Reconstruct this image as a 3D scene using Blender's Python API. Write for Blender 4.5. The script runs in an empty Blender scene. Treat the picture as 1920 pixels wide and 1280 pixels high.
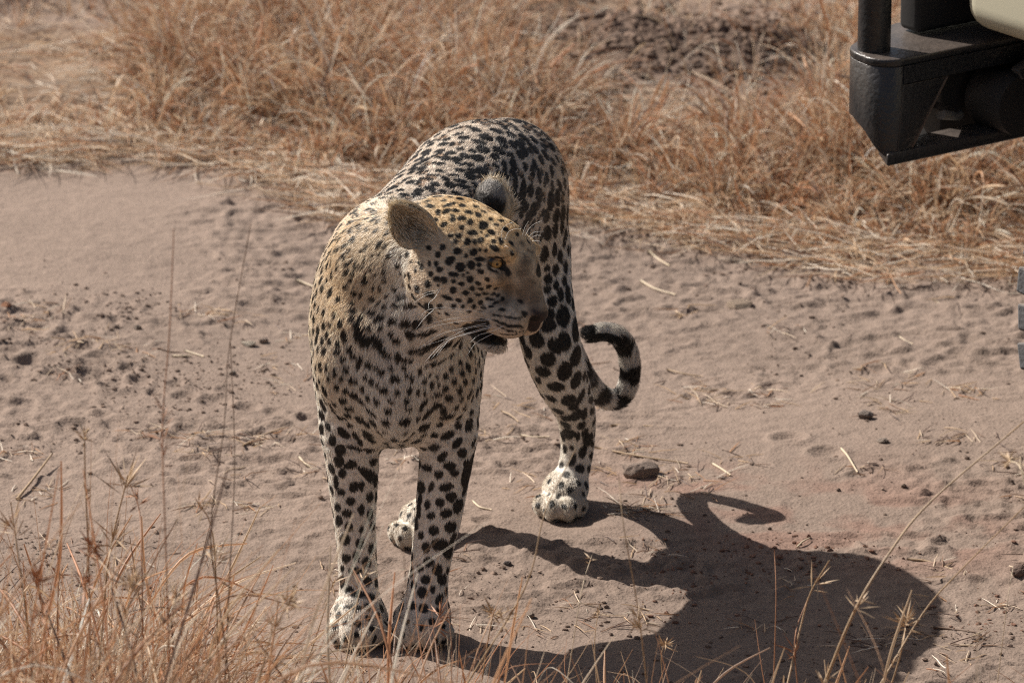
import bpy, math, random
import numpy as np
from mathutils import Vector, Matrix
from mathutils.bvhtree import BVHTree

# ------------------------------------------------------------------ camera, world, sun, exposure
scene = bpy.context.scene
COL = scene.collection
PITCH = math.radians(18.5)
FPX = 9840.0                       # focal length in pixels of a 1920 px wide picture
CAMPOS = np.array([0.0, -7.33, 2.93])
FWD = np.array([0, math.cos(PITCH), -math.sin(PITCH)])
UP = np.array([0, math.sin(PITCH), math.cos(PITCH)])
RT = np.array([1.0, 0, 0])

cam_data = bpy.data.cameras.new('camera')
cam = bpy.data.objects.new('camera', cam_data)
COL.objects.link(cam)
cam.location = CAMPOS.tolist()
cam.rotation_euler = (math.pi / 2 - PITCH, 0, 0)
cam_data.sensor_width = 36.0
cam_data.lens = FPX / 1920 * 36.0
cam_data.clip_start = 0.1
cam_data.clip_end = 3000
cam_data.dof.use_dof = True
cam_data.dof.focus_distance = 7.72
cam_data.dof.aperture_fstop = 8.0
scene.camera = cam

SUN_EL, SUN_BEHIND = math.radians(41), math.radians(33)
to_sun = Vector((-math.cos(SUN_EL) * math.cos(SUN_BEHIND), math.cos(SUN_EL) * math.sin(SUN_BEHIND), math.sin(SUN_EL)))
world = bpy.data.worlds.new('World')
scene.world = world
world.use_nodes = True
nt = world.node_tree
sky = nt.nodes.new('ShaderNodeTexSky')
sky.sky_type = 'NISHITA'
sky.sun_disc = False
sky.sun_elevation = SUN_EL
sky.sun_rotation = math.atan2(to_sun.x, to_sun.y)
sky.dust_density = 3.5
sky.ozone_density = 0.6
bg = nt.nodes['Background']
bg.inputs['Strength'].default_value = 0.051
nt.links.new(sky.outputs[0], bg.inputs['Color'])
sun_data = bpy.data.lights.new('sun', 'SUN')
sun_data.energy = 5.0
sun_data.angle = math.radians(0.5)
sun_data.color = (1.0, 0.945, 0.87)
sun = bpy.data.objects.new('sun', sun_data)
COL.objects.link(sun)
sun.location = (-5, 3, 6)
sun.rotation_euler = to_sun.to_track_quat('Z', 'Y').to_euler()
scene.view_settings.view_transform = 'Standard'
scene.view_settings.look = 'None'
scene.view_settings.gamma = 1
scene.view_settings.exposure = 0.60
scene.render.engine = 'CYCLES'
scene.cycles.use_denoising = False
scene.cycles.filter_width = 1.15
scene.cycles.max_bounces = 5
scene.cycles.diffuse_bounces = 3
scene.cycles.glossy_bounces = 2
scene.cycles.transparent_max_bounces = 8

# ------------------------------------------------------------------ helpers
def P(px, py, Y):
    """Point of the world plane y=Y seen at (px, py) of the 1920x1280 view of this place."""
    r = FWD + RT * (px - 960) / FPX + UP * (640 - py) / FPX
    return CAMPOS + r * (Y - CAMPOS[1]) / r[1]

def G(px, py, z=0.0):
    r = FWD + RT * (px - 960) / FPX + UP * (640 - py) / FPX
    return CAMPOS + r * (z - CAMPOS[2]) / r[2]

def tag(o, label=None, cat=None, group=None, kind=None):
    if label: o['label'] = label
    if cat: o['category'] = cat
    if group: o['group'] = group
    if kind: o['kind'] = kind
    return o

def link(o, parent=None):
    COL.objects.link(o)
    if parent is not None: o.parent = parent
    return o

def empty(name, loc=(0, 0, 0)):
    o = bpy.data.objects.new(name, None)
    o.location = loc
    o.empty_display_size = 0.05
    return link(o)

def mesh_obj(name, V, F, mat=None, parent=None, smooth=True, loc=None):
    me = bpy.data.meshes.new(name)
    V = np.asarray(V, dtype=np.float32)
    me.vertices.add(len(V)); me.vertices.foreach_set('co', V.ravel())
    if isinstance(F, np.ndarray):
        n, k = F.shape
        me.loops.add(n * k); me.loops.foreach_set('vertex_index', F.astype(np.int32).ravel())
        me.polygons.add(n); me.polygons.foreach_set('loop_start', np.arange(0, n * k, k, dtype=np.int32))
        me.polygons.foreach_set('loop_total', np.full(n, k, dtype=np.int32))
    else:
        L = np.array([len(f) for f in F], dtype=np.int32)
        flat = np.fromiter((i for f in F for i in f), dtype=np.int32)
        me.loops.add(len(flat)); me.loops.foreach_set('vertex_index', flat)
        me.polygons.add(len(F)); me.polygons.foreach_set('loop_start', np.concatenate([[0], np.cumsum(L)[:-1]]).astype(np.int32))
        me.polygons.foreach_set('loop_total', L)
    me.update(calc_edges=True); me.validate()
    me.polygons.foreach_set('use_smooth', np.full(len(me.polygons), smooth, dtype=bool))
    if mat: me.materials.append(mat)
    o = bpy.data.objects.new(name, me)
    if loc is not None: o.location = loc
    return link(o, parent)

RNG = np.random.default_rng(7)
_L3 = RNG.random((64, 64, 64)).astype(np.float32)
def vnoise(p, s, off=0.0):
    q = np.asarray(p, dtype=np.float64) / s + off + 500.0
    i = np.floor(q).astype(np.int64); f = q - i; f = f * f * (3 - 2 * f)
    i &= 63; j = (i + 1) & 63
    x0, y0, z0 = i.T; x1, y1, z1 = j.T; fx, fy, fz = f.T
    a = _L3[x0, y0, z0] * (1 - fx) + _L3[x1, y0, z0] * fx
    b = _L3[x0, y1, z0] * (1 - fx) + _L3[x1, y1, z0] * fx
    c = _L3[x0, y0, z1] * (1 - fx) + _L3[x1, y0, z1] * fx
    d = _L3[x0, y1, z1] * (1 - fx) + _L3[x1, y1, z1] * fx
    return ((a * (1 - fy) + b * fy) * (1 - fz) + (c * (1 - fy) + d * fy) * fz)
def fbm(p, s, oct=4, off=0.0, gain=.5):
    r = 0; a = 1; t = 0
    for k in range(oct):
        r = r + a * vnoise(p, s / 2 ** k, off + 11.3 * k); t += a; a *= gain
    return r / t
def sstep(a, b, x):
    t = np.clip((x - a) / (b - a), 0, 1); return t * t * (3 - 2 * t)

def new_mat(name):
    m = bpy.data.materials.new(name); m.use_nodes = True
    return m, m.node_tree, m.node_tree.nodes['Principled BSDF']

def attr_curves(name, pts, radii, mat, parent=None, colors=None, loc=None):
    """pts: (n, k, 3) strands; radii: (n, k); colors: (n, 4) per strand -> hair curves object."""
    n, k, _ = pts.shape
    hc = bpy.data.hair_curves.new(name)
    hc.add_curves([k] * n)
    hc.attributes['position'].data.foreach_set('vector', np.ascontiguousarray(pts, dtype=np.float32).ravel())
    ra = hc.attributes.get('radius') or hc.attributes.new('radius', 'FLOAT', 'POINT')
    ra.data.foreach_set('value', np.ascontiguousarray(radii, dtype=np.float32).ravel())
    if colors is not None:
        ca = hc.attributes.new('tint', 'FLOAT_COLOR', 'CURVE')
        ca.data.foreach_set('color', np.ascontiguousarray(colors, dtype=np.float32).ravel())
    hc.materials.append(mat)
    o = bpy.data.objects.new(name, hc)
    return link(o, parent)

def strand_mat(name, rough=.5, spec=.5, trans=0.0):
    m, t, b = new_mat(name)
    a = t.nodes.new('ShaderNodeAttribute'); a.attribute_name = 'tint'
    t.links.new(a.outputs['Color'], b.inputs['Base Color'])
    b.inputs['Roughness'].default_value = rough
    b.inputs['Specular IOR Level'].default_value = spec
    if trans > 0:
        tr = t.nodes.new('ShaderNodeBsdfTranslucent'); t.links.new(a.outputs['Color'], tr.inputs['Color'])
        mx = t.nodes.new('ShaderNodeMixShader'); mx.inputs[0].default_value = trans
        t.links.new(b.outputs[0], mx.inputs[1]); t.links.new(tr.outputs[0], mx.inputs[2])
        t.links.new(mx.outputs[0], t.nodes['Material Output'].inputs[0])
    return m
# ------------------------------------------------------------------ leopard: implicit body
HS = 1.0
HEAD_O = P(783, 432, -0.055)
_HR = np.array([[0.7975, 0.4872, 0.3559], [-0.4555, 0.0994, 0.8847], [0.3956, -0.8676, 0.3012]])
HEAD_M = np.stack([RT, UP, -FWD], 1) @ _HR          # columns: forward, animal's left, up
def H(x, y, z):
    return HEAD_O + HEAD_M @ np.array([x, y, z])

# fur zones: back, side, leg, chest, face, muzzle, chin, ear_in, ear_out, paw, tail
prims = []      # (kind, params, blend, zone, fur direction, sign)
def nrm(v):
    v = np.asarray(v, float); return v / (np.linalg.norm(v) + 1e-9)
def cone(a, b, ra, rb, k=.02, zone='side', d=None, sub=False, zk=1.0):
    a = np.asarray(a, float); b = np.asarray(b, float)
    prims.append(dict(t='c', a=a, b=b, ra=ra, rb=rb, k=k, zone=zone, d=nrm(b - a) if d is None else nrm(d), sub=sub,
                      c=(a + b) / 2, R=np.linalg.norm(b - a) / 2 + max(ra, rb)))
def tube(pts, k=.02, zone='leg', sub=4):
    """Smooth tapering limb through (point, radius) joints, blended with the rest as one piece."""
    p = np.array([np.append(a, r) for a, r in pts])
    q = np.vstack([2 * p[0] - p[1], p, 2 * p[-1] - p[-2]]); out = []
    for i in range(1, len(q) - 2):
        for t in np.arange(sub) / sub:
            a, b, c, d = q[i - 1], q[i], q[i + 1], q[i + 2]
            out.append(.5 * (2 * b + (c - a) * t + (2 * a - 5 * b + 4 * c - d) * t * t + (3 * b - a - 3 * c + d) * t ** 3))
    out.append(q[-2]); out = np.array(out)
    lo, hi = out[:, :3].min(0), out[:, :3].max(0)
    prims.append(dict(t='t', n=out, k=k, zone=zone, d=nrm(out[-1, :3] - out[0, :3]), sub=False, c=(lo + hi) / 2, R=max(hi - lo) / 2 + out[:, 3].max()))
def ell(c, r, M=None, k=.02, zone='side', d=(0, 0, -1), sub=False):
    M = np.eye(3) if M is None else np.asarray(M, float)     # columns are the axes
    prims.append(dict(t='e', c=np.asarray(c, float), r=np.asarray(r, float), M=M, k=k, zone=zone, d=nrm(d), sub=sub, R=max(r)))
def hell(c, r, k=.012, zone='face', d=(-1, 0, 0), sub=False, rot=None):
    M = HEAD_M if rot is None else HEAD_M @ np.array(rot.to_matrix())
    ell(H(*c), r, M, k, zone, HEAD_M @ nrm(d), sub)
def hcone(a, b, ra, rb, k=.012, zone='face', d=(-1, 0, 0), sub=False):
    cone(H(*a), H(*b), ra, rb, k, zone, HEAD_M @ nrm(d), sub)
from mathutils import Euler
BK = np.array([0.25, .9, .15])          # towards the rump

# torso
ell(P(742, 610, .10), (.120, .18, .18), k=.03, zone='chest', d=(0, .1, -1))
ell(P(747, 715, .08), (.108, .10, .075), k=.03, zone='chest', d=(0, -.1, -1))
tube([(P(750, 505, .12), .100), (P(800, 455, .22), .103), (P(850, 408, .34), .108), (P(893, 362, .45), .110), (P(938, 336, .55), .092)], k=.04, zone='back')
tube([(P(775, 570, .18), .100), (P(890, 480, .42), .092)], k=.04, zone='side')
ell(P(962, 350, .57), (.080, .13, .096), k=.03, zone='back', d=(.3, .5, -.6))
# shoulders and neck
ell(P(675, 610, .06), (.066, .09, .13), k=.035, zone='side', d=(-.05, .35, -1))
ell(P(828, 640, .08), (.052, .09, .12), k=.035, zone='side', d=(.05, .35, -1))
ell(P(712, 478, .09), (.055, .10, .060), k=.03, zone='nape', d=(-.4, .6, -.3))
cone(P(735, 565, .02), P(728, 505, .02), .090, .074, k=.035, zone='nape', d=(-.3, .3, -.8))
cone(P(724, 500, .0), H(.030, 0, -.005), .074, .062, k=.016, zone='neck', d=(-.45, .25, -.8))
cone(P(765, 610, -.01), H(.07, 0, -.045), .078, .058, k=.014, zone='throat', d=(-.35, -.1, -1))
ell(P(648, 688, .0), (.040, .045, .065), k=.022, zone='side', d=(-.05, .1, -1))
ell(P(842, 700, .0), (.036, .042, .065), k=.022, zone='side', d=(.05, .1, -1))
ell(P(742, 700, -.045), (.030, .04, .10), k=.03, zone='chest', d=(0, .1, -1))
# front legs (picture left, picture right)
for s in (0, 1):
    if s == 0:
        pts = [(668, 690, .07, .058), (658, 790, .05, .0480), (660, 850, .045, .0405), (662, 905, .045, .0365), (666, 985, .04, .0305), (672, 1085, .035, .0285), (674, 1140, .02, .0320)]
        paw = (672, 1162, .02)
    else:
        pts = [(826, 690, .07, .056), (838, 790, .05, .0470), (837, 850, .045, .0405), (831, 900, .045, .0375), (822, 965, .04, .0345), (806, 1065, .03, .0290), (799, 1125, .02, .0320)]
        paw = (792, 1160, .018)
    tube([(P(x, y, Y), r) for x, y, Y, r in pts], k=.02, zone='leg')
    c = P(*paw); c[2] = .033
    ell(c, (.042, .052, .030), k=.018, zone='paw', d=(0, -1, -.4))
    for j, (dx, dy, r) in enumerate([(-.031, -.026, .0160), (-.012, -.040, .0175), (.012, -.040, .0175), (.031, -.026, .0160)]):
        t = c + np.array([dx, dy, 0]); t[2] = .021
        ell(t, (r, r * 1.35, r * 1.15), k=.006, zone='paw', d=(0, -1, -.6))
# hind leg on the picture's right, foot pointing at the viewer
ell(P(985, 430, .55), (.062, .11, .125), np.array(Euler((0, math.radians(-8), 0)).to_matrix()), k=.04, zone='thigh', d=(.1, .2, -1))
tube([(P(998, 470, .54), .056), (P(1018, 570, .49), .048), (P(1034, 650, .48), .0455), (P(1054, 712, .52), .0405), (P(1078, 770, .57), .0315),
      (P(1083, 825, .60), .0265), (P(1078, 870, .60), .0250), (P(1068, 905, .59), .0265)], k=.02, zone='hind')
c = P(1050, 925, .56); c[2] = .030
ell(c + np.array([.008, .02, .004]), (.036, .048, .029), k=.012, zone='paw', d=(0, -1, -.4))
for j, (dx, dy, r) in enumerate([(-.029, -.012, .0145), (-.012, -.030, .0165), (.012, -.032, .0165), (.030, -.014, .0145)]):
    t = c + np.array([dx, dy, 0]); t[2] = .019
    ell(t, (r, r * 1.4, r * 1.2), k=.009, zone='paw', d=(0, -1, -.6))
# hind leg hidden behind the chest, only its paw shows
ell(P(880, 470, .55), (.060, .11, .12), k=.04, zone='thigh', d=(0, .2, -1))
tube([(P(872, 480, .54), .058), (P(850, 690, .46), .046), (P(838, 800, .49), .032), (P(832, 860, .50), .027), (P(822, 920, .47), .0250), (P(806, 985, .44), .0275)], k=.02, zone='hind')
c = P(782, 992, .43); c[2] = .030
ell(c + np.array([.008, .02, .002]), (.036, .048, .029), k=.012, zone='paw', d=(-.3, -1, -.4))
for j, (dx, dy, r) in enumerate([(-.031, -.006, .0145), (-.018, -.026, .0160), (.006, -.034, .0160), (.027, -.020, .0145)]):
    t = c + np.array([dx, dy, 0]); t[2] = .019
    ell(t, (r, r * 1.35, r * 1.25), k=.006, zone='paw', d=(-.3, -1, -.6))
# tail
TAIL = [(990, 318, .66, .028), (1026, 400, .60, .024), (1040, 520, .585, .021), (1056, 620, .585, .0190), (1088, 695, .62, .0170), (1122, 738, .67, .0150),
        (1151, 748, .70, .0140), (1172, 731, .70, .0140), (1181, 698, .695, .0135), (1177, 660, .69, .0135), (1162, 634, .68, .0130), (1138, 624, .68, .0125), (1108, 626, .67, .0110)]
TAILP = np.array([P(x, y, Y) for x, y, Y, r in TAIL])
tube([(p, t[3]) for p, t in zip(TAILP, TAIL)], k=.014, zone='tail')

# head (local metres: x to the nose, y to the animal's left, z up)
hell((.075, 0, .018), (.082, .068, .062), k=.02, zone='crown')
hell((.118, 0, .028), (.055, .052, .044), k=.02, zone='crown')
hell((.150, 0, -.030), (.070, .034, .044), k=.02, zone='face')
for s in (-1, 1):
    hell((.092, .048 * s, -.022), (.062, .036, .055), k=.02, zone='face', d=(-.7, .35 * s, -.5))
    hell((.120, .038 * s, -.045), (.045, .030, .038), k=.02, zone='face', d=(-.8, .25 * s, -.5))
    hell((.150, .036 * s, .048), (.026, .017, .013), k=.018, zone='crown', d=(-.6, .2 * s, .7))
    hell((.146, .038 * s, .012), (.030, .016, .016), k=.014, zone='face')
    hell((.196, .021 * s, -.041), (.033, .024, .028), k=.010, zone='muzzle', d=(-.9, .5 * s, -.1))
    hell((.170, .029 * s, -.050), (.032, .020, .023), k=.012, zone='muzzle', d=(-.9, .5 * s, -.1))
hcone((.135, 0, .045), (.165, 0, .026), .031, .027, k=.018, zone='crown')
hcone((.165, 0, .026), (.178, 0, .018), .027, .026, k=.018, zone='face')
hcone((.175, 0, .020), (.216, 0, -.014), .026, .0185, k=.014, zone='bridge')
hell((.228, 0, -.019), (.0125, .0190, .0120), k=.006, zone='nose')
hell((.227, 0, -.036), (.010, .007, .014), k=.006, zone='nose')
hcone((.100, 0, -.070), (.170, 0, -.087), .034, .0165, k=.016, zone='chin', d=(-.8, 0, -.5))
hell((.176, 0, -.089), (.023, .021, .0130), k=.008, zone='chin', d=(-.5, 0, -.8))
# mouth slit, eye sockets, nostrils
for s in (-1, 1):
    hcone((.214, .012 * s, -.0740), (.150, .042 * s, -.0740), .0030, .0060, k=.005, zone='lip', sub=True)
    hell((.1630, .0530 * s, .0295), (.0135, .0140, .0068), k=.005, zone='eyelid', sub=True)
    hcone((.246, .012 * s, -.026), (.231, .016 * s, -.024), .0042, .0024, k=.003, zone='nose', sub=True)
# ears: cupped shells
EARS = []
def ear(base, facing, upv, r, w, zone_in, zone_out):
    f = nrm(facing); u = nrm(np.asarray(upv) - np.dot(upv, f) * f); sd = np.cross(u, f)
    M = HEAD_M @ np.stack([sd, u, f], 1)
    ctr = np.asarray(base) + u * r * .55
    prims.append(dict(t='ear', c=H(*ctr), M=M, r=r, w=w, k=.009, zone=zone_out, d=HEAD_M @ u, sub=False, R=r * 1.3))
    EARS.append(dict(c=H(*ctr), M=M, r=r, w=w))
ear((.046, -.078, .022), (.60, -.76, -.10), (-.80, -.34, .52), .0405, .031, 'ear_in', 'ear_out')
ear((.064, .072, .045), (.20, .97, -.15), (-.22, .15, .85), .0385, .034, 'ear_in', 'ear_out')

def dist(p, pr):
    if pr['t'] == 'c':
        a, b, ra, rb = pr['a'], pr['b'], pr['ra'], pr['rb']
        ba = b - a; t = np.clip((p - a) @ ba / (ba @ ba), 0, 1)
        return np.linalg.norm(p - a - t[:, None] * ba, axis=1) - (ra + (rb - ra) * t)
    if pr['t'] == 't':
        d = np.full(len(p), 9.0); n = pr['n']
        for u, v in zip(n[:-1], n[1:]):
            ba = v[:3] - u[:3]; t = np.clip((p - u[:3]) @ ba / (ba @ ba), 0, 1)
            d = np.minimum(d, np.linalg.norm(p - u[:3] - t[:, None] * ba, axis=1) - (u[3] + (v[3] - u[3]) * t))
        return d
    if pr['t'] == 'e':
        q = (p - pr['c']) @ pr['M']; r = pr['r']
        k0 = np.linalg.norm(q / r, axis=1); k1 = np.linalg.norm(q / (r * r), axis=1)
        return k0 * (k0 - 1.0) / (k1 + 1e-6)
    q = (p - pr['c']) @ pr['M']; r, w = pr['r'], pr['w']
    x, y, z = q.T
    # cup: rounded disc outline, surface bowed away from the opening, 5 mm thick
    ww = w * (1.0 - .16 * (y / r))
    rho = np.sqrt((x / ww) ** 2 + (y / r) ** 2)
    rr2 = (x / w) ** 2 + .55 * (y / r) ** 2
    shell = np.abs(z - (-.020 + .026 * rr2)) / (1 + .9 * np.sqrt(rr2)) - .0030
    edge = (rho - 1.0) * w * .9
    d = np.maximum(shell, edge)
    return d
def field(p):
    d = np.full(len(p), .2)
    for pr in prims:
        m = np.abs(p - pr['c']).max(1) < pr['R'] + pr['k'] + .03
        if not m.any(): continue
        idx = np.nonzero(m)[0]
        di = dist(p[idx], pr); k = pr['k']; dc = d[idx]
        if pr['sub']:
            di = -di; h = np.clip(k - np.abs(dc - di), 0, None) / k
            d[idx] = np.maximum(dc, di) + h * h * k * .25
        else:
            h = np.clip(k - np.abs(dc - di), 0, None) / k
            d[idx] = np.minimum(dc, di) - h * h * k * .25
    return d

def build_body(vox):
    lo = np.array([1e9] * 3); hi = -lo
    for pr in prims:
        lo = np.minimum(lo, pr['c'] - pr['R']); hi = np.maximum(hi, pr['c'] + pr['R'])
    lo -= .03; hi += .03
    n0 = 8; s0 = vox * n0
    dims = np.ceil((hi - lo) / s0).astype(int)
    cells = np.stack(np.meshgrid(*[np.arange(d) for d in dims], indexing='ij'), -1).reshape(-1, 3) * n0
    step = n0
    while step > 1:
        c = lo + (cells + step / 2) * vox
        keep = np.abs(field(c)) < step * vox * 1.15 + .003
        cells = cells[keep]; step //= 2
        off = np.stack(np.meshgrid([0, step], [0, step], [0, step], indexing='ij'), -1).reshape(-1, 3)
        cells = (cells[:, None] + off[None]).reshape(-1, 3)
    D = dims * n0 + 2
    def lin(c): return (c[..., 0].astype(np.int64) * D[1] + c[..., 1]) * D[2] + c[..., 2]
    co = np.array([[0, 0, 0], [1, 0, 0], [0, 1, 0], [1, 1, 0], [0, 0, 1], [1, 0, 1], [0, 1, 1], [1, 1, 1]])
    cl = lin(cells[:, None] + co[None])
    u, inv = np.unique(cl, return_inverse=True); inv = inv.reshape(cl.shape)
    uc = np.stack([u // (D[1] * D[2]), (u // D[2]) % D[1], u % D[2]], 1)
    val = field(lo + uc * vox)
    v8 = val[inv]; neg = v8 < 0
    act = neg.any(1) & ~neg.all(1)
    cells, v8, neg, inv = cells[act], v8[act], neg[act], inv[act]
    acc = np.zeros((len(cells), 3)); cnt = np.zeros(len(cells))
    for a, b in [(0, 1), (2, 3), (4, 5), (6, 7), (0, 2), (1, 3), (4, 6), (5, 7), (0, 4), (1, 5), (2, 6), (3, 7)]:
        m = neg[:, a] != neg[:, b]
        t = v8[m, a] / (v8[m, a] - v8[m, b])
        acc[m] += co[a] + t[:, None] * (co[b] - co[a]); cnt[m] += 1
    V = lo + (cells + acc / cnt[:, None]) * vox
    key = lin(cells); order = np.argsort(key); skey = key[order]
    def vid(c):
        k = lin(c); i = np.clip(np.searchsorted(skey, k), 0, len(skey) - 1)
        return np.where(skey[i] == k, order[i], -1)
    F = []
    for ax, far, (o1, o2) in [(0, 1, (1, 2)), (1, 2, (2, 0)), (2, 4, (0, 1))]:
        m = neg[:, 0] != neg[:, far]
        c = cells[m]; e1 = np.zeros(3, int); e2 = np.zeros(3, int); e1[o1] = 1; e2[o2] = 1
        q = np.stack([vid(c), vid(c - e1), vid(c - e1 - e2), vid(c - e2)], 1)
        flip = ~neg[m, 0]; q[flip] = q[flip][:, ::-1]
        F.append(q[(q >= 0).all(1)])
    F = np.concatenate(F)
    e = vox * .6; g = 0; f0 = 0
    for sg in ([1, 1, 1], [1, -1, -1], [-1, 1, -1], [-1, -1, 1]):
        sg = np.array(sg, float); fv = field(V + e * sg); g = g + fv[:, None] * sg; f0 = f0 + fv / 4
    g = g / (4 * e)
    V = V - np.clip(f0[:, None] * g / np.clip((g ** 2).sum(1, keepdims=True), .3, 4), -vox, vox)
    N = g / (np.linalg.norm(g, axis=1, keepdims=True) + 1e-9)
    return V, F, N
import time as _t
_t0 = _t.time()
VOX = .0026
BV, BF, BN = build_body(VOX)
# keep only the largest piece (drop stray islands)
print('body', len(BV), len(BF), _t.time() - _t0)
# ------------------------------------------------------------------ leopard: coat
ZONES = {   # colour (linear), hair length, lay, spot spacing, spot radius, rosette share
    'back':   ((.60, .50, .40), .0105, .80, .0180, .0078, .28),
    'side':   ((.66, .52, .36), .0125, .76, .0150, .0052, .0),
    'nape':   ((.68, .45, .215), .0140, .70, .0135, .0048, .0),
    'neck':   ((.66, .55, .41), .0170, .72, .0180, .0055, .0),
    'throat': ((.80, .73, .64), .0160, .76, .0220, .0075, .0),
    'chest':  ((.78, .69, .575), .0150, .76, .0210, .0070, .0),
    'leg':    ((.76, .67, .555), .0095, .80, .0200, .0070, .0),
    'hind':   ((.76, .69, .59), .0105, .80, .0240, .0090, .0),
    'thigh':  ((.62, .53, .42), .0120, .80, .0310, .0120, .0),
    'paw':    ((.54, .47, .38), .0075, .72, .0170, .0042, .0),
    'face':   ((.68, .54, .385), .0065, .78, .0150, .0042, .0),
    'crown':  ((.66, .465, .25), .0065, .74, .0140, .0042, .0),
    'muzzle': ((.46, .36, .26), .0050, .82, .0500, .0010, .0),
    'chin':   ((.66, .63, .58), .0140, .72, .0500, .0010, .0),
    'bridge': ((.165, .118, .078), .0042, .82, .0500, .0010, .0),
    'nose':   ((.070, .045, .040), .0000, .90, .0500, .0010, .0),
    'ear_in': ((.40, .345, .265), .0170, .55, .0500, .0010, .0),
    'ear_out': ((.30, .27, .240), .0050, .80, .0500, .0010, .0),
    'tail':   ((.62, .57, .50), .0160, .58, .0260, .0085, .0),
    'lip':    ((.012, .010, .010), .0025, .85, .0500, .0010, .0),
    'eyelid': ((.014, .011, .010), .0000, .85, .0500, .0010, .0),
}
ZN = list(ZONES); ZI = {z: i for i, z in enumerate(ZN)}
for _z in ('side', 'nape', 'neck', 'throat', 'chest', 'leg', 'hind', 'thigh', 'paw', 'face', 'crown', 'muzzle', 'back', 'tail'):
    _v = ZONES[_z]; _c = np.array(_v[0]); _c = _c ** (.92 if _z in ('nape', 'crown', 'face', 'back', 'muzzle', 'paw', 'neck') else .82 if _z == 'side' else .72); ZONES[_z] = (tuple(_c),) + tuple(_v[1:])
ZT = np.array([list(v[0]) + list(v[1:]) for v in ZONES.values()])

def zone_fields(p):
    n = len(p); dz = np.full((n, len(ZN)), .09, dtype=np.float32); dirs = np.zeros((n, 3)); wsum = np.zeros(n)
    for pr in prims:
        m = np.nonzero(np.abs(p - pr['c']).max(1) < pr['R'] + .05)[0]
        if len(m) == 0: continue
        d = dist(p[m], pr)
        if pr['sub']: d = np.abs(d) + .0015
        zi = ZI[pr['zone']]
        dz[m, zi] = np.minimum(dz[m, zi], d)
        if not pr['sub']:
            w = np.exp(-np.clip(d, -.004, 1) / .012)
            if pr['t'] == 't':
                nn = pr['n'][:, :3]; seg = nn[1:] - nn[:-1]; mid = (nn[1:] + nn[:-1]) / 2
                j = np.argmin(((p[m][:, None] - mid[None]) ** 2).sum(2), 1)
                dv = seg[j] / np.linalg.norm(seg[j], axis=1, keepdims=True)
            else: dv = pr['d'][None]
            dirs[m] += w[:, None] * dv; wsum[m] += w
    sc = np.where(np.isin(np.arange(len(ZN)), [ZI['lip'], ZI['eyelid'], ZI['nose'], ZI['ear_out']]), .0012, .010)
    w = np.exp(-np.clip(dz - dz.min(1, keepdims=True), 0, 1) / sc)
    # narrow features take over only right at their surface
    w[dz > .03] = 0
    return w / w.sum(1, keepdims=True), dirs / (np.linalg.norm(dirs, axis=1, keepdims=True) + 1e-9)

ZW, FD = zone_fields(BV)
# ears: the side that opens gets the inner fur
for e in EARS:
    q = (BV - e['c']) @ e['M']; m = (np.abs(q[:, 2]) < .034) & (np.hypot(q[:, 0] / e['w'], q[:, 1] / e['r']) < 1.06) & (ZW[:, ZI['ear_out']] > .35)
    inn = m & (BN @ e['M'][:, 2] > .10)
    ZW[inn] = 0; ZW[inn, ZI['ear_in']] = 1
    e['mask'] = m; e['q'] = q; e['inn'] = inn
BODY = ZW @ ZT                                   # r g b len lay spacing radius rosette

bvh = BVHTree.FromPolygons(BV.tolist(), BF.tolist())
CAM = Vector(CAMPOS)
def cast(px, py):
    r = FWD + RT * (px - 960) / FPX + UP * (640 - py) / FPX
    h = bvh.ray_cast(CAM, Vector(r).normalized())
    return (np.array(h[0]), h[2]) if h[0] is not None else (None, None)

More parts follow.
